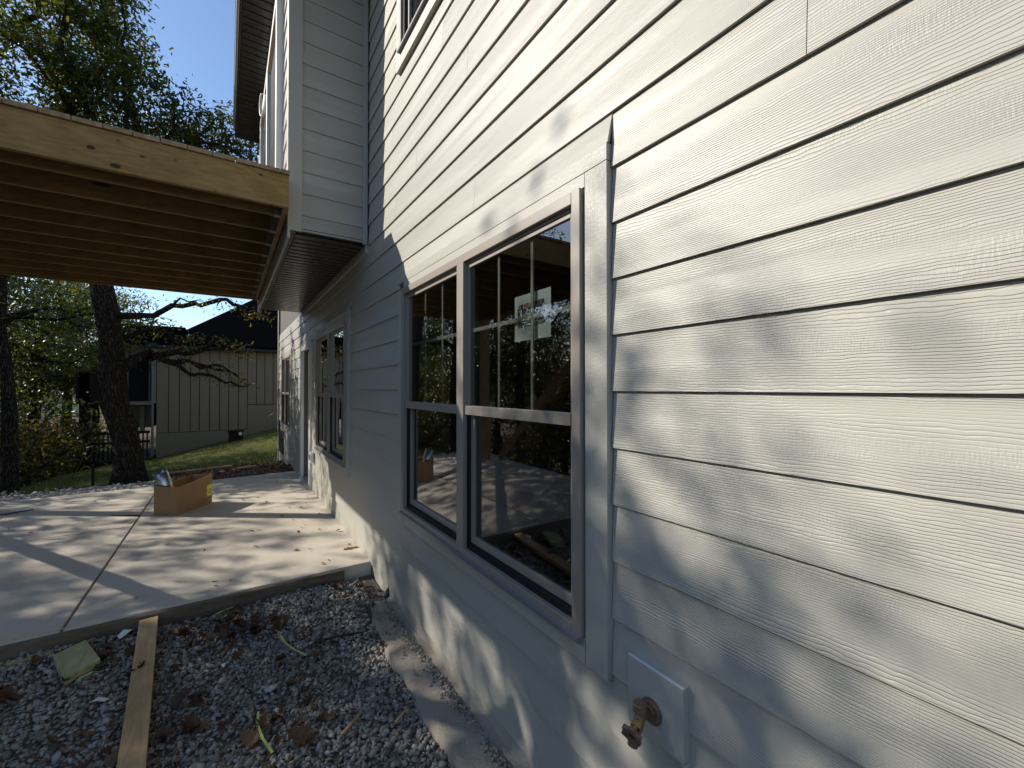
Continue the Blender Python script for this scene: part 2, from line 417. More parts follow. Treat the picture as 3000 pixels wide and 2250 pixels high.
bx('back_wall', 'trim_plain', house, 8.9, 9, YN, YF - .001, -1.0, 6.2)
bx('end_wall', 'trim_plain', house, .0, 9, YN - .14, YN - .001, -1.0, 6.2)
bx('ceiling_floor', 'drywall', house, .151, 8.89, YN, YF - .002, 2.5, 2.75)
bx('room_floor', 'drywall', house, .151, 8.89, YN, YF - .002, -.15, .02)
bx('room_partition', 'drywall', house, 4.2, 4.3, YN, YF - .003, .021, 2.49)
bx('room_partition', 'drywall', house, .152, 4.19, 3.6, 3.7, .022, 2.48)
bx('room_partition', 'drywall', house, .152, 4.19, 8.2, 8.3, .022, 2.48)
bx('roof', 'shingle', house, -.5, 9.4, YN - .5, YF + .4, 6.201, 6.45)
# corner board at the far end, with the thin one on the return
bx('corner_board', 'trim_z', house, -.019, .0, YF - .10, YF + .02, .47, 2.69, bevel=.0015)
bx('corner_board', 'trim_z', house, -.019, .0, YF - .10, YF + .02, 2.692, 6.1)
# the stepped lower boards at the far corner
for i in range(3): lap(10.15 + .0, 10.15 + .4 - .0, .37 - .0, .3735)

def window(idx, w, lower=True, sill=True, grille=True, two=True):
    """double unit: two double-hung sashes side by side; each becomes parts of the house's window"""
    (y0, y1), (z0, z1) = w['y'], w['z']
    fr = MB(); X0, X1 = -.031, .055
    F = .042
    # outer frame: a stepped profile, proud of the trim
    for a, b, c, d in ((y0, y0 + F, z0, z1), (y1 - F, y1, z0, z1), (y0 + F, y1 - F, z1 - F, z1), (y0 + F, y1 - F, z0, z0 + .035)):
        fr.box(X0, X1, a, b, c, d)
    for a, b, c, d in ((y0 + F, y0 + F + .014, z0 + .035, z1 - F), (y1 - F - .014, y1 - F, z0 + .035, z1 - F), (y0 + F, y1 - F, z1 - F - .012, z1 - F)):
        fr.box(X0 + .018, X1, a, b, c, d)
    ym = (y0 + y1) / 2
    fr.box(X0 - .002, X1, ym - .036, ym + .036, z0 + .0351, z1 - F - .0001)
    f = fr.build('window', 'frame', house, bevel=.0025)
    f['label'] = ('taupe-framed double window beside the tap', 'shaded taupe double window before the door', 'far double window in dappled sun', 'upper window cut by the top of the picture')[idx]
    zr = z0 + (z1 - z0) * .487
    for s in (0, 1):
        a, b = ((y0 + F + .014, ym - .036), (ym + .036, y1 - F - .014))[s]
        # upper sash sits outside, lower sash one step further in
        us = MB(); xo = X0 + .012
        for q in ((a, a + .016, zr, z1 - F - .012), (b - .016, b, zr, z1 - F - .012), (a + .016, b - .016, z1 - F - .030, z1 - F - .012)):
            us.box(xo + .012, xo + .034, *q)
        us.box(xo - .004, xo + .036, a, b, zr - .032, zr + .012)
        us.build('meeting_rail', 'frame', f, bevel=.002)
        ls = MB(); xl = xo + .030
        L = .036
        for q in ((a, a + L, z0 + .06, zr - .033), (b - L, b, z0 + .06, zr - .033)): ls.box(xl, xl + .028, *q)
        ls.box(xl, xl + .028, a + L, b - L, z0 + .06, z0 + .06 + L)
        ls.build('lower_sash', 'frame', f, bevel=.002)
        g = MB()
        for aa, bb in ((a + .0, a + .004), (b - .004, b - .0)): g.box(xo + .008, xo + .0295, aa, bb, z0 + .036, zr - .034)
        g.box(xo + .008, xl + .02, a + .004, b - .004, z0 + .036, z0 + .059)
        g.build('gasket', 'gasket', f)
        MB().box(xo + .020, xo + .025, a + .016, b - .016, zr + .012, z1 - F - .030).build('pane', 'glass', f)
        MB().box(xl + .010, xl + .015, a + L, b - L, z0 + .06 + L, zr - .034).build('pane', 'glass', f)
        if grille:
            for i in (1, 2):
                yy = a + .016 + (b - a - .032) * i / 3
                bx('grille_bar', 'grille', f, xo + .029, xo + .036, yy - .008, yy + .008, zr + .013, z1 - F - .031)
            zz = (zr + z1 - F) / 2 + .022
            gg = MB()
            ya = a + .017
            for i in range(3):
                yb_ = (a + .016 + (b - a - .032) * (i + 1) / 3 - .0085) if i < 2 else b - .017
                gg.box(xo + .0292, xo + .0358, ya, yb_, zz - .009, zz + .009); ya = yb_ + .017
            gg.build('grille_bar', 'grille', f)
    # sloping sill nose
    s_ = MB(); s_.add([(X0 - .012, y0 + .002, z0 + .004), (X0 - .012, y1 - .002, z0 + .004), (X1, y1 - .002, z0 + .034), (X1, y0 + .002, z0 + .034), (X0 - .012, y0 + .002, z0 - .012), (X0 - .012, y1 - .002, z0 - .012), (X1, y1 - .002, z0 - .012), (X1, y0 + .002, z0 - .012)],
               [(0, 1, 2, 3), (7, 6, 5, 4), (0, 4, 5, 1), (1, 5, 6, 2), (2, 6, 7, 3), (3, 7, 4, 0)])
    s_.build('sill', 'sillv', f)
    return f
wins = [window(i, w, grille=(i != 3)) for i, w in enumerate(WIN)]
def trims(w, tw=.098, bot=.085, top=.105, near=True):
    (y0, y1), (z0, z1) = w['y'], w['z']; x0, x1 = -.016, .016; g = .003
    bx('trim_board', 'trim_z', house, x0, x1, y0 - TW + .001, y0 - .009, z0 - bot + .001, z1 + .048, bevel=.001)
    bx('trim_board', 'trim_z', house, x0, x1, y1 + .006, y1 + TW - .001, z0 - bot + .001, z1 + .0, bevel=.001)
    bx('trim_board', 'trim', house, x0, x1, y0 - TW + .001, y1 + TW - .001, z1 + .0505, z1 + top - .001, bevel=.001)
    bx('trim_board', 'trim', house, x0 + .001, x1, y0 - .006, y1 + .003, z1 + .003, z1 + .0485)
    bx('trim_board', 'trim', house, x0 + .001, x1, y0 - .006, y1 + .003, z0 - bot + .001, z0 - .002)
for i in (0, 1, 2): trims(WIN[i])
w = WIN[3]; (y0, y1), (z0, z1) = w['y'], w['z']
bx('trim_board', 'trim_z', house, -.020, .016, y1 + .004, y1 + .074, z0 - .001, z1 + .09, bevel=.001)
bx('trim_board', 'trim_z', house, -.020, .016, y0 - .084, y0 - .004, z0 - .001, z1 + .09, bevel=.001)
bx('trim_board', 'trim', house, -.022, .016, y0 - .084, y1 + .074, z0 - .104, z0 - .003, bevel=.001)
# door
dr = bx('door', 'white', house, .075, .115, 6.71, 7.47, .045, 2.025, label='white exterior door set back in its trim')
MB().box(.068, .0745, 6.83, 7.35, .20, .95).box(.068, .0745, 6.83, 7.35, 1.08, 1.88).build('door_panel', 'white', dr, bevel=.004)
MB().tube([(.075, 6.79, 1.0), (.02, 6.79, 1.0)], .012, 10).tube([(.028, 6.77, 1.0), (.028, 6.90, 1.0)], .011, 8).build('handle', 'galv', dr, True)
fr = MB()
fr.box(-.024, .07, 7.485, 7.57, .0, 2.12).box(-.024, .07, 6.61, 6.695, .0, 2.12).box(-.0235, .07, 6.6955, 7.4845, 2.035, 2.12)
fr.build('door_frame', 'white', house, bevel=.002)
bx('threshold', 'galv', house, -.05, .12, 6.70, 7.48, .004, .040, bevel=.003)
# outlet box, dryer cap beside the door
ob = bx('outlet_cover', 'white', house, -.045, -.001, 6.38, 6.46, .42, .56, bevel=.006)
MB().box(-.060, -.046, 6.40, 6.44, .45, .53).build('cover_flap', 'galv', ob, bevel=.004)
# mounting block; a thin white cap paints in its sky-lit top edge
pl = bx('mounting_block', 'trim_plain', house, -.0205, .012, .668, .848, .470, .662, bevel=.001)
MB().box(-.0215, -.012, .667, .849, .6622, .6635).build('cap_highlight', M['white'], pl)
bx('mounting_block', 'trim_plain', house, -.0195, .012, .666, .674, .30, .469)
# band under the bay soffit
bx('frieze_board', 'trim_plain', house, -.012, .014, 3.74, 7.66, 2.612, 2.694)

# bay that juts out above the deck
BX, BY0, BY1, BZ, EZ = -.60, 3.735, 7.65, 2.70, 5.25
bay = MB().box(BX + .02, .02, BY0 + .02, BY1 - .02, BZ + .02, EZ + .2).build('bay_core', 'drywall', house)
zb0 = 2.825
for k in range(-1, 15):
    zb = zb0 + .1755 * k; zt = zb + .1755 + .01
    if k == -1: zb = BZ - .004
    mb = MB(); y_b = BY0; y_t = BY0 + .009
    for xa, xb in ((BX + .088, -.040),):
        mb.add([(xa, y_b, zb), (xb, y_b, zb), (xb, y_t, zt), (xa, y_t, zt), (xa, y_b + .008, zb), (xb, y_b + .008, zb), (xb, y_t + .008, zt), (xa, y_t + .008, zt)],
               [(0, 1, 2, 3), (7, 6, 5, 4), (0, 4, 5, 1), (3, 2, 6, 7), (0, 3, 7, 4), (1, 5, 6, 2)])
    mb.build('siding_board', 'siding_x', house)
    segs = [(BY0 + .10, 4.22), (6.62, BY1 - .1)] if zb + .1 > 3.15 and zb < 5.0 else [(BY0 + .1, BY1 - .1)]
    for a, b in segs: lap(a, b, zb, zt, BX)
bx('corner_board', 'trim_z', house, BX - .014, BX + .087, BY0 - .010, BY0 + .016, BZ - .012, EZ, bevel=.0015)
bx('corner_board', 'trim_z', house, BX - .014, BX + .010, BY0 + .0165, BY0 + .098, BZ - .012, EZ, bevel=.0015)
bx('corner_board', 'trim_z', house, BX - .014, BX + .012, BY1 - .098, BY1, BZ - .012, EZ, bevel=.0015)
bx('corner_board', 'trim_z', house, -.039, -.0005, BY0 - .012, BY0 + .018, BZ - .018, EZ, bevel=.0015)
bx('fascia_strip', 'trim_plain', house, BX - .016, BX + .004, BY0 - .011, BY1 + .002, BZ - .075, BZ - .013, bevel=.0015)
# vented soffit under the bay: ribs run across it
sf = bx('soffit', 'soffit', house, BX + .005, .0195, BY0 + .001, BY1 - .002, BZ - .010, BZ + .018)
sb = MB(); y = BY0 + .05
bx('soffit_channel', 'soffit', house, BX + .006, BX + .045, BY0 + .004, BY1 - .004, BZ - .030, BZ - .0105, bevel=.003)
i = 0
while y < BY1 - .06:
    o = MB().box(BX + .046, -.014, y, y + .082, BZ - .027, BZ - .0105).build('soffit_panel', 'soffit', house, bevel=.007)
    y += .108; i += 1
# patio door and plastic sheet on the bay's outer face
pd = MB()
for a, b, c, d in ((4.26, 4.34, 3.09, 5.0), (5.36, 5.46, 3.09, 5.0), (6.50, 6.58, 3.09, 5.0), (4.341, 5.359, 4.92, 5.0), (5.461, 6.499, 4.92, 5.0)):
    pd.box(BX - .055, BX + .02, a, b, c, d)
pdw = pd.build('patio_door', 'white', house, bevel=.004, label='white-framed patio door on the bay')
MB().box(BX - .02, BX - .014, 4.341, 5.359, 3.09, 4.919).build('pane', 'nglass', pdw)
MB().box(BX - .02, BX - .014, 5.461, 6.499, 3.09, 4.919).build('pane', 'nglass', pdw)
# eave of the bay roof
bx('eave_soffit', 'soffit', house, -.90, BX - .001, 2.0, BY1, EZ, EZ + .02)
y = 2.05
while y < BY1 - .1:
    MB().box(-.895, BX - .02, y, y + .09, EZ - .012, EZ - .0005).build('soffit_panel', 'soffit', house, bevel=.003); y += .105
fsc = bx('fascia', 'soffit', house, -.925, -.901, 2.0, BY1 + .004, EZ - .02, EZ + .19, bevel=.003)
bx('drip_edge', 'white', house, -.945, -.926, 2.0, BY1 + .004, EZ + .11, EZ + .2, bevel=.003)
rf = MB(); rf.add([(-.95, 2.0, EZ + .20), (-.95, BY1 + .02, EZ + .20), (.3, BY1 + .02, EZ + .75), (.3, 2.0, EZ + .75), (-.95, 2.0, EZ + .23), (-.95, BY1 + .02, EZ + .23), (.3, BY1 + .02, EZ + .78), (.3, 2.0, EZ + .78)],
                  [(0, 1, 2, 3), (7, 6, 5, 4), (0, 4, 5, 1), (1, 5, 6, 2), (2, 6, 7, 3), (3, 7, 4, 0)])
rf.build('roof', 'shingle', house)
# rough footing ledge left of the wall
ft = MB(); n = 44
for i in range(n + 1):
    yy = 3.14 - i * (3.14 - YN) / n
    xo = -.165 - .03 * min(1, i / 4) + .022 * math.sin(i * 1.9) + .014 * math.sin(i * 4.3 + 1) - .02 * (i > 12)
    zt = -.118 + .010 * math.sin(i * 1.3)
    for (xx, zz) in ((xo - .03, -.30), (xo - .008, -.15), (xo + .012, zt - .006), (-.09, zt + .004), (-.015, zt + .003), (.022, zt + .022), (.022, -.03)):
        ft.v.append((xx, yy + .012 * math.sin(i * 2.7 + xx * 60), zz))
for i in range(n):
    for j in range(6):
        a = i * 7 + j; ft.f.append((a, a + 7, a + 8, a + 1))
ft.f.append(tuple(range(7)))
fo = ft.build('footing', 'footc', house, smooth=True)
bm = bmesh.new(); bm.from_mesh(fo.data); bmesh.ops.subdivide_edges(bm, edges=bm.edges, cuts=3, use_grid_fill=True)
from mathutils import noise as mn
for v in bm.verts:
    k = mn.noise(v.co * 9) * .012 + mn.noise(v.co * 40) * .005
    if v.co.x < .0: v.co.z += k; v.co.x += mn.noise(v.co * 14 + Vector((5, 0, 0))) * .010
bm.to_mesh(fo.data); bm.free()

# ------------------------------------------------------------------ the timber deck
DX0, DX1, DY0, DY1, DB, DT = -3.28, -.618, 3.58, 7.62, 2.803, 3.045
deck = thing('timber_deck', 'unfinished treated pine deck seen from below beside the bay', 'deck')
bx('rim_board', 'rim', deck, DX0, DX1 - .004, DY0, DY0 + .038, DB, DT, bevel=.003)
bx('rim_board', 'rim', deck, DX0, DX1 - .004, DY1 - .038, DY1, DB, DT, bevel=.003)
bx('rim_board', 'decky', deck, DX0 - .040, DX0 - .001, DY0, DY1, DB, DT, bevel=.003)
bx('ledger', 'decky', deck, DX1 - .038, DX1, DY0 + .0385, DY1 - .0385, DB, DT, bevel=.003)
yj = [3.80 + .4 * i for i in range(10)]
jm = MB().box(DX0 + .001, DX1 - .040, -.019, .019, DB + .0, DT - .001).mesh('joist', 'deckx')
hg = MB().box(DX1 - .085, DX1 - .0385, -.024, -.0195, DB - .002, DT - .05).box(DX1 - .085, DX1 - .0385, .0195, .024, DB - .002, DT - .05).box(DX1 - .085, DX1 - .0385, -.024, .024, DB - .006, DB - .0015).mesh('joist_hanger', 'galv')
for yy in yj:
    for nm, me in (('joist', jm), ('joist_hanger', hg)):
        o = link(nm, me, deck); o.location = (0, yy, 0)
x = DX0 - .02; bm_ = None
i = 0
while x < DX1 - .03:
    wd = .138; o = MB().box(x, min(x + wd - .004 - .004 * (i % 3 == 1), DX1 + .0), DY0 - .012 - .008 * random.random(), DY1 + .01, DT + .001, DT + .033 - .003 * random.random()).build('deck_board', 'decky', deck, bevel=.003)
    x += wd; i += 1
bx('post', 'deckz', deck, DX0 - .182, DX0 - .042, DY0 + .04, DY0 + .18, -.4, DT - .001, bevel=.004)
bx('post', 'deckz', deck, DX0 - .182, DX0 - .042, DY1 - .14, DY1, .0, DT - .001, bevel=.004)
br = thing('timber_brace', 'long diagonal timber propping the outer edge of the deck', 'brace')
MB().beam((-3.60, 7.38, .03), (-3.345, 3.85, 2.62), .038, .14).build('plank', 'decky', br, bevel=.003)

# ------------------------------------------------------------------ neighbour's house
NY = 20.
nb = thing('neighbour_house', 'beige neighbouring house with black roof and grooved panel siding', 'house', (-3, NY, -1))
nb.location = (0, 0, 0)
gx_ = [(v + 1) * 20 / 15 - 1 for v in (-2.60, -2.338, -2.106, -1.863, -1.653, -1.416, -1.181, -.958, -.722, -.489, -.261, -.041, .183, .41, .64)]
gx_ += [gx_[-1] + .305 * i for i in range(1, 16)]
for i in range(len(gx_) - 1):
    a, b = gx_[i] + .012, gx_[i + 1] - .012
    zlow = -.18 if i < 9 else .81
    bx('panel', 'nwall', nb, a, b, NY, NY + .03, zlow, 3.02)
bx('lower_panel', 'nwall', nb, gx_[0], gx_[9] - .005, NY + .002, NY + .03, -1.6, -.20)
bx('lower_panel', 'nwall', nb, gx_[9] + .005, gx_[-1], NY + .001, NY + .03, -1.6, .78)
bx('wall_core', 'nwallg', nb, gx_[0], gx_[-1], NY + .031, NY + 9, -1.8, 3.02)
bx('gutter', 'black', nb, gx_[0] - .3, gx_[-1] + .3, NY - .28, NY - .14, 2.90, 3.02, bevel=.02)
bx('eave', 'black', nb, gx_[0] - .3, gx_[-1] + .3, NY - .16, NY + .1, 3.021, 3.09)
# gable roof whose ridge runs away from us, its slope rising to the right
rx0 = gx_[0] - .35
rr = MB()
pts = [(rx0 + .05, 3.10), (-2.4, 3.10), (1.6, 7.3), (6.5, 7.3), (7.2, 3.10)]
rr.add([(-5.2, NY - .2, 3.10), (8.5, NY - .2, 3.10), (1.9, NY + 4.8, 6.3), (8.5, NY + 4.8, 6.3), (-3.6, NY + 4.8, 3.4), (-3.6, NY + 9.8, 3.1), (8.5, NY + 9.8, 3.1)], [(0, 1, 3, 2), (0, 2, 4), (2, 3, 6, 5), (0, 4, 5)])
rv = MB()
def xs(px, py, Y): # point seen at that place in the picture, at distance Y
    th, pi_ = R(33.9), R(.6)
    fw = Vector((math.sin(th) * math.cos(pi_), math.cos(th) * math.cos(pi_), math.sin(pi_))); rt = Vector((math.cos(th), -math.sin(th), 0)); up = rt.cross(fw)
    d = fw + rt * (px - 1500) / 1242 - up * (py - 1125) / 1242
    return Vector((-1, 0, 1.44)) + d * (Y / d.y)
rf2 = MB(); A = Vector((-3.05, NY - .3, 3.10)); 
ridge0 = Vector((1.6, NY + 4.5, 6.85)); ridge1 = Vector((12, NY + 4.5, 6.85))
rf2.add([(-3.05, NY - .3, 3.10), (12, NY - .3, 3.10), ridge1, ridge0, (-3.05, NY + 9.3, 3.10), (12, NY + 9.3, 3.10),
         (-3.05, NY - .3, 3.02), (12, NY - .3, 3.02), (12, NY + 9.3, 3.02), (-3.05, NY + 9.3, 3.02)],
        [(0, 1, 2, 3), (3, 2, 5, 4), (0, 3, 4), (1, 5, 2), (6, 9, 8, 7), (0, 6, 7, 1), (0, 4, 9, 6), (1, 7, 8, 5), (4, 5, 8, 9)])
rf2.build('roof', 'shingle', nb)
# wing further left with a corner window, the covered porch and its rail
wx0 = -4.15
bx('wing_wall', 'nwall', nb, wx0, gx_[0] - .16, NY + .6, NY + 3, -.0, 3.05)
bx('wing_roof', 'shingle', nb, wx0 - .2, gx_[0] + .8, NY + .2, NY + 5, 3.11, 3.75)
wf = MB(); a, b, c, d = -3.98, -3.42, .98, 2.66
for q in ((a - .07, a, c - .07, d + .07), (b, b + .07, c - .07, d + .07), (a, b, d, d + .07), (a, b, c - .07, c)): wf.box(q[0], q[1], NY + .56, NY + .62, q[2], q[3])
nw = wf.build('window', 'nwhite', nb)
MB().box(a, b, NY + .585, NY + .6, c, d).build('pane', 'nglass', nw)
bx('corner_trim', 'nwhite', nb, gx_[0] - .10, gx_[0] - .01, NY - .02, NY + .6, .9, 3.0)
bx('downspout', 'nwhite', nb, gx_[0] - .13, gx_[0] - .06, NY - .1, NY - .02, -1.3, 2.9, bevel=.01)
for px_ in (-4.94, -3.9): pass
bx('porch_post', 'nporch', nb, -5.02, -4.78, NY - .6, NY - .36, -2.4, 2.0)
bx('porch_post', 'nporch', nb, -4.4, -4.28, NY + .4, NY + .5, -2.4, -.4)
bx('porch_post', 'nwhite', nb, -3.63, -3.50, NY + .35, NY + .5, -.2, .95)
bx('porch_floor', 'nporch', nb, -5.1, -3.2, NY - .6, NY + 2.6, -1.32, -1.0)
bx('porch_beam', 'nporch', nb, -5.1, -4.16, NY - .6, NY + 2.6, .93, 1.95)
bx('porch_beam', 'nwall', nb, -4.15, -3.25, NY - .2, NY + .59, .86, .97)
bx('rail', 'nporch', nb, -4.77, -3.25, NY - .55, NY - .45, -.13, -.04)
bx('rail', 'nporch', nb, -4.77, -3.25, NY - .55, NY - .45, -.45, -.37)
bm0 = MB().box(-.02, .02, NY - .52, NY - .48, -1.0, -.131).mesh('baluster', 'nporch')
for i in range(13):
    o = link('baluster', bm0, nb); o.location = (-4.66 + i * .112, 0, 0)
SECTREES = True

# ------------------------------------------------------------------ trees: branches grow to attractor points, leaves sit at the tips
def m_bark():
    m = mat('rough_oak_bark'); t = NT(m); p = t.scale(t.pos(), (1, 1, .13))
    v = t.new('TexVoronoi', feature='DISTANCE_TO_EDGE', i_Vector=t.new('VectorMath', operation='ADD', i_0=p, i_1=t.scale(t.new('TexNoise', i_Vector=t.pos(), i_Scale=9.).outputs[1], (.09, .09, .03))).outputs[0], i_Scale=38.).outputs['Distance']
    n = t.noise(t.pos(), 60., 3., .7); h = t.math('MULTIPLY_ADD', n, .25, t.math('MINIMUM', t.math('MULTIPLY', v, 4.), 1.))
    c = t.ramp(h, [(.0, (.022, .017, .013)), (.6, (.060, .048, .038)), (1.2 / 1.25, (.098, .084, .068))])
    t.out(t.bsdf(c, .95, t.bump(h, 1., .03), .1)); return m
M['bark'] = m_bark()
M['leafg'] = m_island('oak_leaves', [(.040, .060, .012), (.065, .090, .018), (.10, .12, .024), (.060, .080, .015), (.17, .15, .03), (.080, .10, .02)], .40, .5, transl=.46)
M['leafy'] = m_island('autumn_oak_leaves', [(.07, .09, .018), (.12, .13, .026), (.20, .17, .03), (.19, .10, .022), (.09, .105, .022)], .45, .45, transl=.46)
LEAF = np.array([(0, 0, 0), (.22, .16, .03), (.46, .13, .05), (.72, .20, .02), (1, 0, -.06), (.72, -.20, .02), (.46, -.13, .05), (.22, -.16, .03)], float)
def leaves_mesh(name, centers, per, spread, size, m, seed):
    g = np.random.default_rng(seed); n = len(centers) * per
    c = np.repeat(centers, per, axis=0) + g.normal(0, 1, (n, 3)) * np.array([spread, spread, spread * .75])
    yaw = g.uniform(0, 2 * np.pi, n); pit = g.normal(-.35, .55, n); rol = g.normal(0, .7, n); s = size * g.uniform(.65, 1.25, n)
    L = LEAF * np.array([1, 1, 1]); nv = len(L)
    cy, sy, cp, sp, cr, sr = np.cos(yaw), np.sin(yaw), np.cos(pit), np.sin(pit), np.cos(rol), np.sin(rol)
    x = L[None, :, 0]; y = L[None, :, 1] * cr[:, None] - L[None, :, 2] * sr[:, None]; z = L[None, :, 1] * sr[:, None] + L[None, :, 2] * cr[:, None]
    x2 = x * cp[:, None] - z * sp[:, None]; z2 = x * sp[:, None] + z * cp[:, None]
    P = np.stack([x2 * cy[:, None] - y * sy[:, None], x2 * sy[:, None] + y * cy[:, None], z2], -1) * s[:, None, None] + c[:, None, :]
    V = P.reshape(-1, 3); me = bpy.data.meshes.new(name)
    me.vertices.add(len(V)); me.vertices.foreach_set('co', V.ravel())
    fi = np.array([[0, 1, 2, 7], [2, 6, 7, 0], [2, 3, 5, 6], [3, 4, 5, 3]])
    quads = [[0, 1, 2, 6, 7], [2, 3, 4, 5, 6]]
    lo = (np.arange(n)[:, None] * nv + np.array(sum(quads, []))[None, :]).ravel()
    me.loops.add(len(lo)); me.loops.foreach_set('vertex_index', lo.astype(np.int32))
    me.polygons.add(2 * n); me.polygons.foreach_set('loop_start', np.arange(0, 10 * n, 5, dtype=np.int32)); me.polygons.foreach_set('loop_total', np.full(2 * n, 5, np.int32))
    me.materials.append(M[m]); me.update(); me.validate(); return me

def grow(base_path, base_r, att, seed, step=.28, droop=.05, tip_r=.006, expo=2.3, low=.55):
    """base_path: trunk polyline; att: attractor points. Returns nodes, parents, radii"""
    g = np.random.default_rng(seed)
    P = [np.array(base_path[0], float)]; par = [-1]; ln = [0.]
    for q in base_path[1:]:
        a = P[-1]; q = np.array(q, float); L = np.linalg.norm(q - a); k = max(1, int(L / .35))
        for i in range(1, k + 1):
            P.append(a + (q - a) * i / k + g.normal(0, .018, 3)); par.append(len(P) - 2); ln.append(ln[-1] + L / k)
    trunk_n = len(P)
    first = max(1, int(trunk_n * low))
    c = np.array(P[-1]); att = np.array(sorted(att, key=lambda p: np.linalg.norm(p - c)))
    tips = []
    for a in att:
        arr = np.array(P); d = np.linalg.norm(arr - a, axis=1); cost = d + .33 * np.array(ln); cost[:first] += 50
        i = int(np.argmin(cost)); L = d[i]; k = max(1, int(L / step)); p0 = arr[i]
        dirp = (p0 - P[par[i]]) if par[i] >= 0 else np.array([0, 0, 1.]); dirp = dirp / (np.linalg.norm(dirp) + 1e-6)
        cur = i
        side = g.normal(0, .09, 3) * L
        for j in range(1, k + 1):
            t = j / k; b = 1 - (1 - t) ** 1.5
            p = p0 + (a - p0) * t + dirp * L * .28 * t * (1 - t) * 1.6 + side * t * (1 - t) * 2 + g.normal(0, .028, 3) * (1 if j < k else 0)
            P.append(p); par.append(cur); ln.append(ln[cur] + L / k); cur = len(P) - 1
        tips.append(cur)
    n = len(P); w = np.zeros(n)
    for t_ in tips: w[t_] += tip_r ** expo
    for i in range(n - 1, 0, -1): w[par[i]] += w[i]
    r = np.maximum(w, (tip_r * .8) ** expo) ** (1 / expo)
    sc = base_r / r[0] if r[0] > 0 else 1
    r = np.where(r > tip_r * 1.5, r * (1 + (sc - 1) * np.clip(r / r[0], 0, 1) ** .5), r)
    r = np.minimum(r, base_r * .62)
    r[:trunk_n] = base_r * np.linspace(1, .66, trunk_n)
    return np.array(P), par, r, tips, trunk_n
def branches_mesh(name, P, par, r, seed, flare=True):
    mb = MB(); n = len(P); kids = [[] for _ in range(n)]
    for i in range(1, n): kids[par[i]].append(i)
    # chains: follow the thickest child
    starts = [(0, None)]
    while starts:
        s0, pr = starts.pop(); ch = [pr] if pr is not None else []; cur = s0
        while True:
            ch.append(cur)
            if not kids[cur]: break
            ks = sorted(kids[cur], key=lambda q: -r[q]); 
            for q in ks[1:]: starts.append((q, cur))
            cur = ks[0]
        if len(ch) < 2: continue
        rad = [r[c] for c in ch]
        if pr is not None: rad[0] = min(rad[0], rad[1] * 1.25)
        big = rad[0] > .09
        if big and pr is None and flare: rad[0] *= 1.55; rad[1] *= 1.15
        k = 14 if big else (6 if rad[0] > .025 else 4 if rad[0] > .010 else 3)
        o = len(mb.v); mb.tube([P[c] for c in ch], rad, k, caps=False)
        if big:
            for vi in range(o, len(mb.v)):
                v = Vector(mb.v[vi]); q = mn.noise(Vector((v.x * 7, v.y * 7, v.z * 2.2))) * .05
                ci = ch[(vi - o) // k]; c = Vector(P[ci]); dr_ = (v - c); dr_.z = 0
                if dr_.length > 0: v = v + dr_.normalized() * q
                mb.v[vi] = tuple(v)
    return mb
def ell(g, c, r, n, shell=.5):
    out = []
    while len(out) < n:
        p = g.uniform(-1, 1, 3); d = np.linalg.norm(p)
        if d < 1 and d > shell * g.uniform(0, 1): out.append(np.array(c) + p * np.array(r))
    return out
def tree(name, label, base_path, base_r, blobs, seed, per=26, size=.10, spread=.17, leaf='leafg', bare=(), group=None, cat='tree', boughs=(), bper=6, bsize=.062):
    g = np.random.default_rng(seed); att = []
    for c, r_, n in blobs: att += ell(g, c, r_, n)
    na = len(att); ba = []
    for c, r_, n in boughs: ba += ell(g, c, r_, n)
    P, par, r, tips, tn = grow(base_path, base_r, att + ba, seed, low=.55 if not ba else .33, tip_r=.006 if not ba else .0048)
    t = thing(name, label, cat, tuple(map(float, base_path[0])), group)
    inv = Matrix.Translation(-t.location)
    mb = branches_mesh('trunk', P, par, r, seed); me = mb.mesh('trunk', 'bark', True); me.transform(inv)
    link('trunk', me, t)
    cen = []; bc = np.array(ba) if ba else np.zeros((0, 3)); lowt = []
    for ti in tips:
        if len(bc) and np.min(np.linalg.norm(bc - P[ti], axis=1)) < 1e-6:
            lowt.append(P[ti]); lowt.append((P[ti] + P[par[ti]]) / 2); continue
        cen.append(P[ti]); 
        if par[ti] > tn: cen.append((P[ti] + P[par[ti]]) / 2)
    cen = np.array(cen)
    if bare: # some tips carry no leaves
        keep = g.random(len(cen)) > bare; cen = cen[keep]
    lm = leaves_mesh('crown', cen, per, spread, size, leaf, seed); lm.transform(inv)
    link('crown', lm, t)
    if len(lowt):
        lm2 = leaves_mesh('low_foliage', np.array(lowt)[g.random(len(lowt)) > .35], bper, .075, bsize, 'leafy', seed + 1); lm2.transform(inv); link('low_foliage', lm2, t)
    return t

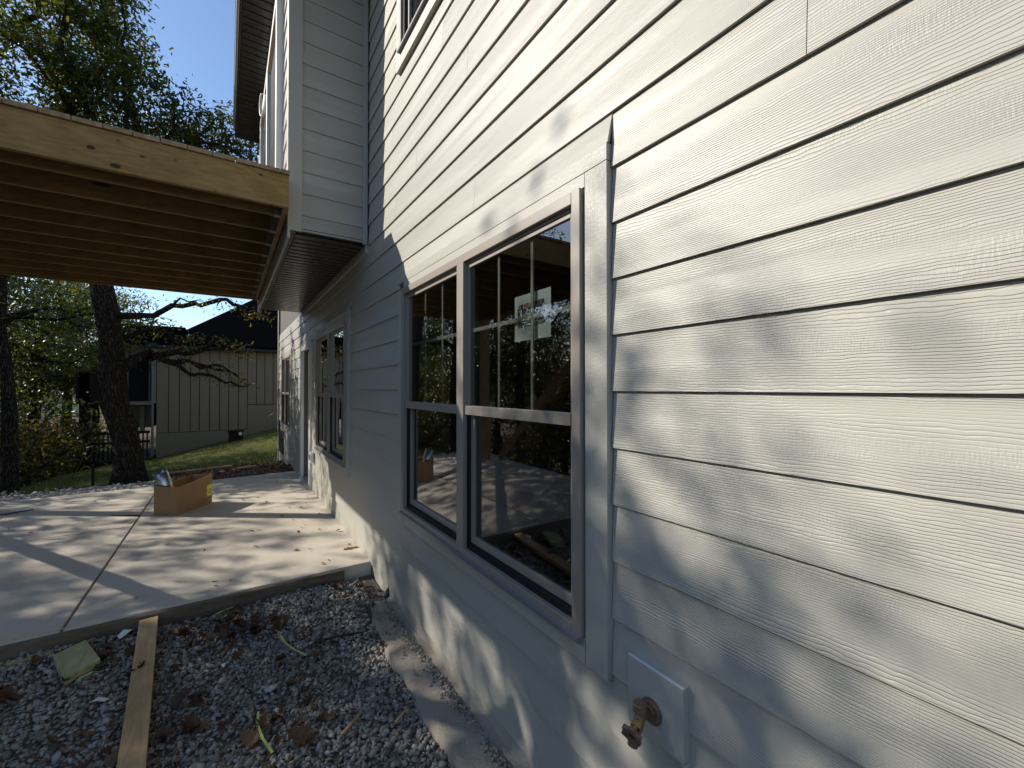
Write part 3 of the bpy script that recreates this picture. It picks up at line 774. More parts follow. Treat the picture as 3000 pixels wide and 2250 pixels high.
# the big oak beyond the patio: forked trunk behind the deck, crown above it, sparse low boughs to the right
G0 = float(gz(-2.33, 9.5))
tree('oak_tree', 'big forked oak with rough dark trunk between the cardboard box and the neighbouring house',
     [(-2.35, 9.5, G0 - .15), (-2.37, 9.5, .4), (-2.52, 9.5, 1.2), (-2.62, 9.5, 2.2), (-2.68, 9.5, 3.1), (-2.75, 9.55, 3.9)], .20,
     [((-2.85, 9.3, 6.7), (.98, 1.2, 1.25), 95), ((-2.4, 9.4, 6.0), (.85, 1.0, .8), 40), ((-3.0, 9.3, 8.6), (.75, 1.1, 1.0), 36), ((-3.9, 9.4, 6.2), (.8, 1.0, .8), 30), ((-4.6, 9.6, 5.2), (.9, 1.0, .8), 25),
      ((-1.30, 9.4, 6.15), (.55, .6, .55), 22), ((-.75, 9.4, 5.75), (.45, .5, .35), 12), ((-1.9, 9.5, 5.5), (.6, .7, .5), 14)],
     11, per=56, size=.084, spread=.145,
     boughs=[((-1.75, 9.5, 2.0), (.45, .35, .14), 20), ((-1.25, 9.5, 1.75), (.5, .3, .14), 24), ((-.80, 9.5, 1.55), (.25, .25, .10), 14), ((-1.3, 9.5, 2.25), (.55, .3, .14), 26), ((-.75, 9.4, 2.15), (.3, .25, .16), 14), ((-2.0, 9.6, 2.55), (.35, .3, .25), 18), ((-1.2, 9.4, 2.95), (.75, .3, .14), 20), ((-.45, 9.4, 2.8), (.3, .25, .12), 10)])
tree('oak_tree', 'straight slim oak trunk at the left edge beyond the patio',
     [(-3.90, 10.0, float(gz(-3.9, 10.)) - .15), (-3.87, 10.0, 1.0), (-3.93, 10., 1.9), (-4.0, 10, 2.9), (-4.1, 10, 4.2)], .098,
     [((-4.4, 10.2, 5.0), (1.7, 1.5, 1.2), 40), ((-3.9, 10.6, 2.9), (1.5, 1.1, .55), 40), ((-3.0, 10.9, 2.5), (.9, .6, .5), 16), ((-4.6, 10.4, 7.2), (1.4, 1.4, 1.3), 30)],
     13, per=30, size=.08, spread=.18)

# three reusable forest trees, then copies of each
def proto(name, label, h, rad, seed, leaf, n, group, per=30, size=.115):
    bl = [((0, 0, h * .68), (rad, rad, h * .30), n), ((rad * .4, -rad * .3, h * .40), (rad * .85, rad * .85, h * .13), int(n * .35)), ((-rad * .5, rad * .4, h * .50), (rad * .8, rad * .7, h * .12), int(n * .25))]
    return tree(name, label, [(0, 0, -.3), (.05, .04, h * .2), (-.08, .05, h * .42), (.02, -.05, h * .6)], .10 + h * .008, bl, seed, per=per, size=size, spread=.22, leaf=leaf, group=group)
GRP = 'oaks of the wood left of the house'
protos = [proto('oak_tree', '', 9.0, 2.7, 31, 'leafg', 170, GRP), proto('oak_tree', '', 9.6, 2.4, 32, 'leafy', 140, GRP), proto('oak_tree', '', 7.6, 2.6, 33, 'leafg', 150, GRP), proto('oak_tree', '', 8.8, 2.7, 34, 'leafg', 46, GRP, 64), proto('oak_tree', '', 11.0, 1.5, 35, 'leafy', 30, GRP, 16)]
FOREST = [  # x, y, variant, scale, turn
    # the row that stands between the sun and the wall
    (-9.0, 6.3, 3, 1.10, 2.3), (-8.2, 13.2, 3, 1.1, 2.2), (-12.2, 3.4, 0, .98, 5.0), (-9.9, 8.3, 4, 1.0, 1.0), (-12.6, 9.1, 3, 1.50, 4.0), (-13.6, 8.6, 3, 1.5, 1.7), (-14.6, 10.4, 3, 1.62, .9), (-8.8, 6.9, 3, 1.10, 5.5), (-11.9, 8.4, 3, 1.42, 2.9),
    (-12.4, 12.6, 0, 1.15, 5.2), (-12.6, 5.8, 1, 1.12, .8), (-14.5, 9.6, 2, 1.4, 1.9), (-7.4, 15.0, 0, 1.0, 2.8), (-9.6, 17.0, 1, 1.1, .1), (-8.4, 1.6, 1, .78, 2.6),
    (-13.0, 18.0, 2, 1.3, 3.9), (-6.3, 20.5, 2, 1.05, 4.4), (-8.6, 24.0, 0, 1.2, 5.9), (-12.5, 26.0, 1, 1.2, .6), (-16.5, 14.5, 2, 1.4, 1.1),
    (-18.0, 22.0, 0, 1.3, 2.0), (-7.6, 30.0, 1, 1.2, 2.5), (-13.0, 36.0, 2, 1.4, 3.3), (-19.0, 6.0, 2, 1.3, .2), (-17.0, 1.0, 0, 1.1, 4.7), (-12.0, -1.5, 2, .95, 5.5), (-21.0, 31.0, 1, 1.4, 1.5), (-5.9, 26.0, 2, 1.1, 1.0),
    (-16.0, -6.0, 1, 1.1, 1.), (-11.0, -7.0, 0, 1.0, 2.), (-9.0, 40.0, 0, 1.3, .4), (-17.0, 45.0, 1, 1.5, .9)]
def place(src, x, y, sc, turn, label, first, z=None):
    t = src if first else src.copy()
    if not first: COL.objects.link(t)
    t.location = (x, y, float(gz(x, y)) if z is None else z); t.scale = (sc, sc, sc); t.rotation_euler = (0, 0, turn); t['label'] = label
    if not first:
        for ch in list(src.children):
            c = ch.copy(); COL.objects.link(c); c.parent = t
    return t
used = set()
for (x, y, v, sc, turn) in FOREST:
    place(protos[v], x, y, sc, turn, ('green oak among the dense wood left of the patio', 'yellowing oak among the dense wood left of the patio', 'low broad green oak in the wood left of the patio', 'loosely leaved green oak at the near edge of the wood', 'tall thin oak with few leaves at the edge of the wood')[v], v not in used); used.add(v)
# undergrowth
SG = 'undergrowth shrubs on the slope'
def shrub(seed, leaf, label):
    g = np.random.default_rng(seed); t = thing('shrub', label, 'shrub', (0, 0, 0), SG)
    att = ell(g, (0, 0, .85), (.95, .95, .8), 42, .8)
    P, par, r, tips, tn = grow([(0, 0, -.1), (0, 0, .25)], .03, att, seed, step=.3)
    link('stems', branches_mesh('stems', P, par, r, seed, False).mesh('stems', 'bark', True), t)
    link('foliage', leaves_mesh('foliage', np.array([P[i] for i in tips]), 26, .2, .10, leaf, seed), t)
    return t
sp = [shrub(41, 'leafg', 'dark green shrub in the undergrowth below the lawn'), shrub(42, 'leafy', 'yellow-green shrub in the undergrowth below the lawn')]
us = set(); g = np.random.default_rng(5)
for i in range(46):
    y = g.uniform(2, 30); x = -5.0 - abs(g.normal(0, 2.6)) - .04 * y
    if i % 3 == 0: y = g.uniform(12, 26); x = g.uniform(-6.5, -4.9) - .09 * (y - 12)
    v = i % 2; place(sp[v], x, y, g.uniform(.8, 1.7), g.uniform(0, 6), sp[v]['label'], v not in us); us.add(v)

# ------------------------------------------------------------------ gravel, lumber and litter
M['stone'] = m_island('grey_gravel', [(.29, .27, .23), (.42, .39, .34), (.15, .14, .12), (.52, .48, .41), (.30, .28, .24), (.215, .20, .18), (.31, .25, .18)], .85, .25, .002)
M['stonew'] = m_island('pale_gravel', [(.50, .47, .43), (.38, .35, .31), (.60, .57, .52), (.42, .40, .36)], .85, .25)
M['mulch'] = m_island('bark_and_dirt', [(.20, .095, .045), (.10, .055, .03), (.32, .18, .09), (.26, .20, .15), (.07, .04, .025), (.36, .29, .22)], .9, .15)
M['dryleaf'] = m_plain('dry_oak_leaf', (.075, .032, .014), .6, .35, var=.5, sc=70., bump=.002, bsc=160.)
M['dryleaf2'] = m_plain('pale_dry_leaf', (.13, .065, .03), .6, .3, var=.4, sc=60., bump=.002, bsc=160.)
M['litter'] = m_island('leaf_litter', [(.10, .045, .02), (.17, .08, .03), (.06, .032, .018), (.24, .14, .06)], .7, .3)
M['twig'] = m_plain('dark_twig', (.035, .027, .022), .8, .2, var=.3, sc=60.)
ICO = []
b_ = bmesh.new(); bmesh.ops.create_icosphere(b_, subdivisions=1, radius=1.); b_.verts.ensure_lookup_table()
ICOV = np.array([v.co[:] for v in b_.verts]); ICOF = np.array([[v.index for v in f.verts] for f in b_.faces]); b_.free()
def scatter(name, m, P, size, flat=.6, seed=1, jit=.22, stretch=1.5):
    g = np.random.default_rng(seed); n = len(P); nv = len(ICOV)
    # eight stone shapes
    sh_ = ICOV[None] * (1 + g.normal(0, jit, (10, nv, 1))); sh_ = sh_ * np.stack([g.uniform(.9, stretch, 10), g.uniform(.75, 1., 10), g.uniform(flat * .75, flat * 1.2, 10)], -1)[:, None, :]
    V = sh_[g.integers(0, 10, n)]
    ax = g.normal(0, 1, (n, 4)) * np.array([1, .28, .28, 1.]); ax /= np.linalg.norm(ax, axis=1, keepdims=True); w, x, y, z = ax.T
    Rm = np.stack([1 - 2 * (y * y + z * z), 2 * (x * y - z * w), 2 * (x * z + y * w), 2 * (x * y + z * w), 1 - 2 * (x * x + z * z), 2 * (y * z - x * w), 2 * (x * z - y * w), 2 * (y * z + x * w), 1 - 2 * (x * x + y * y)], -1).reshape(n, 3, 3)
    s = (size * np.exp(g.normal(0, .28, n)))
    V = np.einsum('nij,nvj->nvi', Rm, V) * s[:, None, None] + P[:, None, :]
    F = (np.arange(n)[:, None, None] * nv + ICOF[None]).reshape(-1)
    me = bpy.data.meshes.new(name); me.vertices.add(n * nv); me.vertices.foreach_set('co', V.ravel())
    me.loops.add(len(F)); me.loops.foreach_set('vertex_index', F.astype(np.int32))
    k = n * len(ICOF); me.polygons.add(k); me.polygons.foreach_set('loop_start', np.arange(0, 3 * k, 3, dtype=np.int32)); me.polygons.foreach_set('loop_total', np.full(k, 3, np.int32))
    me.materials.append(M[m]); me.update(); return me
def grz(x, y):
    """top of the gravel bed"""
    return -.142 + .054 * sm((np.asarray(y) - 2.5) / 1.1) + .010 * np.sin(np.asarray(x) * 5 + np.asarray(y) * 3) + .008 * np.sin(np.asarray(y) * 9 - np.asarray(x) * 4)
g = np.random.default_rng(21)
def bed(n, x0, x1, y0, y1, dz=.012):
    x = g.uniform(x0, x1, n); y = g.uniform(y0, y1, n)
    k = (x < -.02) & (y < 3.59); return np.stack([x, y, grz(x, y) - g.uniform(0, dz, n)], -1)[k]
P1 = np.concatenate([bed(17500, -2.7, -.12, 1.45, 3.555), bed(6500, -2.7, -.12, 1.45, 3.555, .022), bed(7500, -4.1, -2.7, 1.45, 3.555)])
P1 = P1[~((P1[:, 0] > -.19) & (P1[:, 1] < 3.12))]
link('gravel', scatter('gravel', 'stone', P1, .0108, .62, 3), None, kind='stuff')
P2 = bed(19000, -4.2, -.17, -1.6, 1.45)
link('gravel', scatter('gravel_near', 'stone', P2, .0135, .62, 4), None, kind='stuff')
bed_m = MB(); n = 24
for i in range(n + 1):
    for j in range(n + 1):
        xx = -4.2 + 4.2 * i / n; yy = -1.8 + 5.38 * j / n; bed_m.v.append((xx, yy, float(grz(xx, yy)) - .012))
for i in range(n):
    for j in range(n): a = i * (n + 1) + j; bed_m.f.append((a, a + n + 1, a + n + 2, a + 1))
M['beddirt'] = m_plain('gravel_dust', (.10, .095, .088), .95, .1, var=.4, sc=40.)
bed_m.build('gravel_bed', 'beddirt', kind='structure')
# pale stones along the far edge of the slab, with bark and clods towards the house
n = 5200; x = g.uniform(-4.3, -1.2, n); y = 8.10 + .02 + np.abs(g.normal(0, .30, n)); z = -.03 - .055 * (y - 8.1) + g.uniform(-.02, .035, n)
z = np.where(x < -3.7, z - .25 * (-3.7 - x), z)
P3 = np.stack([x, y, z], -1)
x = g.uniform(-4.1, -3.68, 1600); y = g.uniform(3.0, 8.2, 1600); P3 = np.concatenate([P3, np.stack([x, y, -.06 + .25 * (x + 3.68) + g.uniform(-.02, .02, 1600)], -1)])
link('gravel', scatter('gravel_far', 'stonew', P3, .022, .6, 5), None, kind='stuff')
n = 5200; x = g.uniform(-1.9, .0, n); y = np.where(g.random(n) < .6, 8.32 + np.abs(g.normal(0, .33, n)), g.uniform(8.4, 10.4, n)); z = -.045 + .05 * np.exp(-((x + .5) ** 2 / .3 + (y - 8.85) ** 2 / .05)) + g.uniform(-.03, .02, n) - .07 * np.clip(y - 8.9, 0, 2)
link('mulch', scatter('mulch', 'mulch', np.stack([x, y, z], -1), .026, .45, 6, .3, 2.2), None, kind='stuff')
# fine stones and dirt spilled on the footing
n = 1900; y = g.uniform(.2, 3.25, n); x = -.03 - np.abs(g.normal(0, .022, n)); k = g.random(n) < .18; x = np.where(k & (y > 2.2), g.uniform(-.16, -.03, n), x)
link('gravel', scatter('gravel_spill', 'stone', np.stack([x, y, -.116 + g.uniform(-.004, .012, n)], -1), .0062, .7, 8), None, kind='stuff')

def lobed(seed, L=.10):
    """oak leaf: a lobed outline folded along its midrib and curled at the tip"""
    q = random.Random(seed); mb = MB(); n = 9; up = []; dn = []
    cu = q.uniform(.6, 2.6); fo_ = q.uniform(.2, 1.1); tw = q.uniform(-.6, .6)
    for i in range(n + 1):
        t = i / n; w = (.10 + .30 * math.sin(math.pi * min(1, t * 1.05)) ** .8) * (1.25 if i % 2 else .62) * (1 - .2 * t)
        if i in (0, n): w = .015
        z = cu * (t - .35) ** 2 * .45 + q.uniform(-.02, .02)
        a = tw * t
        for sgn, lst in ((1, up), (-1, dn)):
            yy = sgn * w; zz = z + abs(w) * fo_ + q.uniform(-.03, .03)
            lst.append((t, yy * math.cos(a) - zz * math.sin(a) * .3, zz + yy * math.sin(a) * .5))
        mb.v.append((t, 0, z))
    o = 0; m_ = list(range(n + 1)); ui = [n + 1 + i for i in range(n + 1)]; di = [2 * n + 2 + i for i in range(n + 1)]
    mb.v += up + dn
    for i in range(n):
        mb.f.append((m_[i], m_[i + 1], ui[i + 1], ui[i])); mb.f.append((m_[i + 1], m_[i], di[i], di[i + 1]))
    mb.v = [(a * L, b * L, c * L) for a, b, c in mb.v]
    mb.tube([(0, 0, 0), (-.12 * L, .01 * L, .02 * L), (-.25 * L, .03 * L, 0)], .0011, 4)
    return mb
LM = [lobed(i, .075 + .010 * (i % 3)).mesh('fallen_leaf', 'dryleaf' if i % 4 else 'dryleaf2', True) for i in range(8)]
spots = [(-.774, 2.313, 1.0), (-.669, 2.08, 1.3), (-.191, 2.579, .8), (-.945, 3.351, 1), (-.947, 3.171, 1), (-1.0, 3.123, 1), (-.583, 3.015, 1), (-.664, 2.603, 1), (-1.539, 3.331, 1), (-1.38, 2.502, 1), (-1.915, 3.256, 1), (-1.76, 3.718 - .25, 1), (-1.139, 2.65, .8), (-1.149, 2.389, 1), (-.924, 3.436, 1), (-.10, 3.44, .7), (-.07, 3.3, .8), (-.16, 3.36, .8)]
q = random.Random(4)
for cx, cy, sx, sy, nn in ((-1.0, 3.3, .16, .13, 15), (-.95, 3.1, .14, .09, 10), (-.62, 2.78, .17, .12, 9), (-.78, 2.2, .13, .14, 9), (-1.55, 3.3, .14, .1, 7), (-1.38, 2.75, .07, .2, 6), (-2.0, 3.2, .18, .15, 7), (-.2, 3.2, .06, .14, 8), (-1.25, 3.35, .2, .06, 6), (-1.15, 2.45, .12, .12, 6), (-1.7, 2.6, .3, .3, 7)):
    for _ in range(nn): spots.append((cx + q.gauss(0, sx), cy + q.gauss(0, sy), q.uniform(.6, 1.05)))
pale = {0: 'pale orange dry leaf catching the light at the bottom of the gravel bed', 1: 'largest rusty brown leaf lying near the bottom edge of the gravel', 2: 'dark brown leaf lying alone on the rough concrete footing'}
for i, (x, y, s) in enumerate(spots):
    if y > 3.53 or x > -.05: continue
    o = link('fallen_leaf', LM[0] if i == 0 else LM[4] if i == 1 else LM[(i * 5 + 1) % 8])
    zz = (float(grz(x, y)) + .010 + .008 * q.random()) if x < -.17 or y > 3.15 else -.108
    o.location = (x, y, zz); o.rotation_euler = (q.gauss(0, .35), q.gauss(0, .35), q.uniform(0, 6.3)); o.scale = (s * q.uniform(.8, 1.15),) * 3
    o['category'] = 'leaf'; o['label'] = pale.get(i, 'curled brown oak leaf fallen on the grey gravel')
    o['group'] = 'dry oak leaves on the gravel'
# small bits on the slab
bits = [(-.773, 4.997), (-.74, 5.02), (-.80, 4.96), (-1.162, 4.683), (-1.087, 3.857), (-1.044, 3.763), (-1.524, 3.857), (-.321, 4.505 + .4), (-.425, 7.826), (-3.065, 7.199), (-.1, 4.0), (-.06, 4.1), (-.677, 6.494)]
for _ in range(46): bits.append((-.06 - abs(q.gauss(0, .55)), q.uniform(3.75, 8.0)))
for _ in range(10): bits.append((q.uniform(-3.4, -1.2), q.uniform(3.8, 8.0)))
for i, (x, y) in enumerate(bits):
    o = link('leaf_scrap', LM[(i * 3 + 1) % 8]); s = q.uniform(.28, .55); o.location = (x, y, .006)
    o.rotation_euler = (q.gauss(0, .15), q.gauss(0, .15), q.uniform(0, 6.3)); o.scale = (s, s * q.uniform(.35, 1), s * .5)
    o['category'] = 'leaf'; o['group'] = 'leaf scraps on the patio'; o['label'] = 'small dry leaf scrap on the pale patio slab'
# crumbs of litter between the stones
n = 1500; cs = g.integers(0, 11, n); cc_ = np.array([(-1.0, 3.3), (-.95, 3.1), (-.62, 2.78), (-.78, 2.2), (-1.55, 3.3), (-1.38, 2.75), (-2.0, 3.2), (-.2, 3.2), (-1.25, 3.35), (-1.15, 2.45), (-1.7, 2.6)])[cs]
xy = cc_ + g.normal(0, .16, (n, 2)); xy = xy[(xy[:, 1] < 3.52) & (xy[:, 0] < -.2)]
cen = np.stack([xy[:, 0], xy[:, 1], grz(xy[:, 0], xy[:, 1]) + .010], -1)
link('leaf_litter', leaves_mesh('leaf_litter', cen, 1, .004, .030, 'litter', 77), None, kind='stuff')

def tagm(o, label, cat, group=None):
    o['label'] = label; o['category'] = cat
    if group: o['group'] = group
    return o
def lumber(name, m, a, b, w, h, label, cat, group=None, bevel=.003):
    return tagm(MB().beam(a, b, w, h).build(name, m, bevel=bevel), label, cat, group)
lumber('form_board', 'form', (-.215, 3.579, -.054), (-2.15, 3.579, -.056), .038, .094, 'grey weathered form board nailed along the patio edge behind the plank', 'board')
lumber('form_board', 'form', (-2.152, 3.579, -.056), (-3.66, 3.579, -.060), .038, .094, 'grey weathered form board running out of the picture left of the first', 'board')
lumber('wood_plank', 'plank', (-1.405, 3.545, -.040), (-1.255, 1.55, -.112), .092, .038, 'long tan plank lying on the gravel with one end against the patio', 'plank')
bl_ = MB(); C_ = [(-1.80, 3.41), (-1.685, 3.505), (-1.572, 3.225), (-1.690, 3.125)]
zt_ = [-.050, -.046, -.052, -.060]
for k_, dz in enumerate((0, -.038)):
    for (a, b), z_ in zip(C_, zt_): bl_.v.append((a, b, z_ + dz))
bl_.f = [(0, 3, 2, 1), (4, 5, 6, 7), (0, 1, 5, 4), (1, 2, 6, 5), (2, 3, 7, 6), (3, 0, 4, 7)]
tagm(bl_.build('lumber_offcut', 'block', bevel=.003), 'greenish treated board offcut with swirling grain on the gravel', 'wood block')
lumber('wood_lath', 'block', (-2.03, 3.50, -.080), (-1.83, 3.515, -.076), .05, .012, 'thin greenish lath half buried beside the patio edge', 'lath', bevel=.001)
for (a, b, r_, l) in (((-.56, 2.04, -.128), (-.46, 2.11, -.122), .007, 'short brown stick lying at the bottom of the gravel'), ((-.335, 1.97, -.125), (-.262, 2.01, -.115), .006, 'thin brown stick touching the gravel next to the footing')):
    tagm(MB().tube([a, b], [r_, r_ * .8], 6).build('stick', 'plank', smooth=True), l, 'stick')
tagm(MB().tube([(-.65, 2.80, -.122), (-.55, 2.83, -.112), (-.42, 2.82, -.108), (-.28, 2.79, -.112)], [.003, .005, .006, .003], 6).build('twig', 'twig', smooth=True), 'dark bent twig lying across the gravel towards the footing', 'twig')
lumber('wood_lath', 'plank', (-.13, 3.99, .008), (-.01, 3.98, .008), .018, .014, 'short wooden lath lying on the patio against the wall', 'lath', bevel=.001)
tagm(MB().tube([(-2.08, 6.52, .006), (-1.95, 6.40, .012), (-1.815, 6.33, .006)], [.004, .007, .008], 6).build('twig', 'twig', smooth=True), 'black curved twig lying on the patio left of the box', 'twig')
tagm(MB().tube([(-3.2, 7.25, .006), (-3.05, 7.22, .014), (-2.9, 7.35, .006)], [.005, .008, .006], 6).build('twig', 'twig', smooth=True), 'dark twig near the outer corner of the patio', 'twig')
# yellow-green plastic strips
def strip(pts, w, label):
    mb = MB(); pts = [Vector(p) for p in pts]
    fine = []
    for i in range(len(pts) - 1):
        for j in range(5): fine.append(pts[i].lerp(pts[i + 1], j / 5))
    fine.append(pts[-1])
    for i, p in enumerate(fine):
        d = (fine[min(i + 1, len(fine) - 1)] - fine[max(i - 1, 0)]); d.z = 0; d.normalize(); s_ = Vector((-d.y, d.x, 0)) * w / 2
        for dz in (0, .0018):
            mb.v.append(tuple(p + s_ + Vector((0, 0, dz)))); mb.v.append(tuple(p - s_ + Vector((0, 0, dz))))
    for i in range(len(fine) - 1):
        a = i * 4; b = a + 4
        mb.f += [(a, a + 1, b + 1, b), (a + 2, b + 2, b + 3, a + 3), (a, b, b + 2, a + 2), (a + 1, a + 3, b + 3, b + 1)]
    mb.f += [(0, 2, 3, 1), (len(fine) * 4 - 4, len(fine) * 4 - 3, len(fine) * 4 - 1, len(fine) * 4 - 2)]
    # small teeth on one edge
    for i in range(1, len(fine) - 1, 1):
        p = fine[i]; d = (fine[i + 1] - fine[i - 1]).normalized(); s_ = Vector((-d.y, d.x, 0))
        mb.beam(p - s_ * w * .5, p - s_ * w * .85, .0025, .0015)
    return tagm(mb.build('plastic_strip', 'strip'), label, 'plastic strip', 'yellow-green plastic strips dropped on the ground')
strip([(-.715, 3.00, -.096), (-.70, 2.90, -.096), (-.66, 2.80, -.100), (-.61, 2.72, -.108)], .010, 'yellow-green strip curving over the gravel between leaf piles')
strip([(-.866, 2.39, -.118), (-.875, 2.29, -.112), (-.86, 2.19, -.112), (-.83, 2.09, -.118)], .010, 'yellow-green toothed strip lying among leaves at the bottom of the gravel')
strip([(-1.07, 3.46, -.072), (-1.02, 3.49, -.068), (-.955, 3.525, -.072)], .007, 'thin yellow-green strip on the leaf pile next to the patio')
strip([(-1.66, 3.105, -.098), (-1.63, 3.09, -.066), (-1.585, 3.12, -.062), (-1.56, 3.165, -.094)], .010, 'small yellow-green hoop leaning on the treated offcut')
strip([(-1.87, 6.02, .004), (-1.85, 6.10, .014), (-1.80, 6.22, .004)], .012, 'yellow-green strip lying on the patio beside the joint')
tagm(MB().tube([(-1.80, 3.618, .004), (-2.1, 3.630, .005), (-2.6, 3.61, .004), (-3.2, 3.64, .004)], .0022, 5).build('chalk_string', 'strip'), 'yellow-green string lying along the front edge of the patio', 'string')
# white scraps
for i, (x, y, s, l) in enumerate(((-1.53, 3.47, 1.2, 'torn white plastic scrap beside the plank and the patio edge'), (-1.475, 2.88, .9, 'small white scrap lying on leaves left of the plank'), (-1.02, 2.93, .6, 'tiny white scrap below the big leaf pile'), )):
    mb = MB(); mb.add([(0, 0, 0), (.05, .012, .016), (.075, .04, .004), (.03, .045, .020), (0, .03, .006)], [(0, 1, 3, 4), (1, 2, 3)]); mb.add([(0, 0, -.002), (.05, .012, .014), (.075, .04, .002), (.03, .045, .018), (0, .03, .004)], [(4, 3, 1, 0), (3, 2, 1)])
    o = mb.build('plastic_scrap', 'white'); o.location = (x, y, float(grz(x, y)) + .012); o.scale = (s,) * 3; o.rotation_euler = (0, 0, .5 + i * 2); tagm(o, l, 'scrap')
st_ = Vector((-.80, 2.56, float(grz(-.83, 2.55)) + .008))
o = link('pale_stone', scatter('pale_stone', 'stonew', np.array([[0, 0, 0.]]), .018, .6, 9)); o.location = st_; tagm(o, 'single large pale stone in the middle of the gravel', 'stone')
tagm(MB().tube([(-.262, 3.44, -.16), (-.262, 3.45, -.045)], .0065, 8).build('form_stake', 'black'), 'short black steel stake in the gravel before the form board', 'stake')
tagm(MB().box(-2.72, -2.69, 9.0, 9.03, -.2, .27).build('survey_stake', 'nporch', bevel=.002), 'thin dark stake standing in the lawn left of the big oak', 'stake')

# cardboard box with a length of duct leaning out of it
cb = thing('cardboard_box', 'open brown cardboard box with a yellow label standing on the patio', 'box', (-1.42, 6.44, 0))
def wall_(pts, name, th=.005, cen=(-1.42, 6.44)):
    """pts: (x,y,ztop) along one side; wall of corrugated board following them, waist bowed"""
    mb = MB(); 
    for (x, y, zt) in pts:
        c = Vector((cen[0] - x, cen[1] - y, 0)).normalized() * th
        for z_ in (.0, zt * .5, zt): mb.v.append((x, y, z_))
        for z_ in (.0, zt * .5, zt): mb.v.append((x + c.x, y + c.y, z_))
    n_ = len(pts)
    for i in range(n_ - 1):
        a = i * 6; b = a + 6
        for j in (0, 1): mb.f += [(a + j, b + j, b + j + 1, a + j + 1), (a + 3 + j, a + 4 + j, b + 4 + j, b + 3 + j)]
        mb.f += [(a + 2, b + 2, b + 5, a + 5), (a, a + 3, b + 3, b)]
    mb.v = [(x - cb.location.x, y - cb.location.y, z) for x, y, z in mb.v]
    return mb.build(name, 'card', cb)
A_, B_, C2, D_ = (-1.685, 6.288, .338), (-1.468, 6.126, .318), (-1.151, 6.591, .362), (-1.368, 6.753, .345)
def lerp3(a, b, t, bow=0, sag=0):
    dx, dy = b[0] - a[0], b[1] - a[1]; L = math.hypot(dx, dy); s_ = math.sin(math.pi * t)
    return (a[0] + dx * t + dy / L * bow * s_, a[1] + dy * t - dx / L * bow * s_, a[2] + (b[2] - a[2]) * t - sag * s_)
wall_([lerp3(A_, B_, i / 5, .006, .004) for i in range(6)], 'side_panel'); wall_([lerp3(B_, C2, i / 9, .03, .0) for i in range(10)], 'side_panel')
wall_([lerp3(C2, D_, i / 5) for i in range(6)], 'side_panel'); wall_([lerp3(D_, A_, i / 9, -.02, .01) for i in range(10)], 'side_panel')
mb = MB(); mb.v = [(p[0] + 1.42, p[1] - 6.44, .004) for p in (A_, B_, C2, D_)] + [(p[0] + 1.42, p[1] - 6.44, .009) for p in (A_, B_, C2, D_)]
mb.f = [(3, 2, 1, 0), (4, 5, 6, 7), (0, 1, 5, 4), (1, 2, 6, 5), (2, 3, 7, 6), (3, 0, 4, 7)]; mb.build('base', 'card', cb)
mb = MB()
a = lerp3(B_, C2, .80, .028); b = lerp3(B_, C2, .975, .006)
nrm = Vector((C2[1] - B_[1], -(C2[0] - B_[0]), 0)).normalized() * .003
pa, pb = Vector((a[0], a[1], 0)) + nrm, Vector((b[0], b[1], 0)) + nrm
for z_ in (.10, .235):
    for p in (pa, pb): mb.v.append((p.x + 1.42, p.y - 6.44, z_))
for z_ in (.10, .235):
    for p in (pa, pb): mb.v.append((p.x + 1.42 - nrm.x * .5, p.y - 6.44 - nrm.y * .5, z_))
mb.f = [(0, 1, 3, 2), (4, 6, 7, 5), (0, 2, 6, 4), (1, 5, 7, 3), (2, 3, 7, 6), (0, 4, 5, 1)]
lb = mb.build('label', 'label', cb)
dirl = (pb - pa).normalized()
def text(s_, size, loc, xdir, parent, m, name='lettering', bold=0., sx=1.):
    cu = bpy.data.curves.new(name, 'FONT'); cu.body = s_; cu.size = size; cu.extrude = .0003; cu.offset = bold; cu.materials.append(M[m])
    o = bpy.data.objects.new(name, cu); COL.objects.link(o); xd = Vector(xdir).normalized(); zd = xd.cross(Vector((0, 0, 1))).normalized(); yd = Vector((0, 0, 1))
    mt = Matrix(((xd.x * sx, yd.x, zd.x, loc[0]), (xd.y * sx, yd.y, zd.y, loc[1]), (xd.z * sx, yd.z, zd.z, loc[2]), (0, 0, 0, 1)))
    bpy.context.view_layer.update(); me = bpy.data.meshes.new_from_object(o.evaluated_get(bpy.context.evaluated_depsgraph_get())); bpy.data.objects.remove(o)
    o = link(name, me, parent); o.matrix_local = mt; return o
P0 = pa + dirl * .008 + nrm * .25
text('No. 1 MAS 1', .024, (P0.x + 1.42, P0.y - 6.44, .165), dirl, lb, 'ink', bold=.0008, sx=.62)
P0 = pa + dirl * .03 + nrm * .25
text('2000', .028, (P0.x + 1.42, P0.y - 6.44, .130), dirl, lb, 'ink', bold=.0008, sx=.75)
P0 = pa + dirl * .012 + nrm * .25
text('- - - - - - - -', .018, (P0.x + 1.42, P0.y - 6.44, .205), dirl, lb, 'ink', sx=.7)
dt = thing('duct_pipe', 'short galvanised duct leaning out of the cardboard box', 'pipe', (-1.50, 6.35, .0))
du = MB(); base, top = Vector((0, 0, .08)), Vector((-.135, -.045, .475)); ax_ = (top - base).normalized(); u_ = ax_.orthogonal().normalized(); w_ = ax_.cross(u_)
N = 28
for (t_, rr_) in ((0, .068), (.6, .068), (.61, .0705), (.63, .068), (1., .070), (1., .0675), (.0, .0655)):
    for k in range(N):
        an = 2 * math.pi * k / N; du.v.append(tuple(base.lerp(top, t_) + (u_ * math.cos(an) + w_ * math.sin(an)) * rr_))
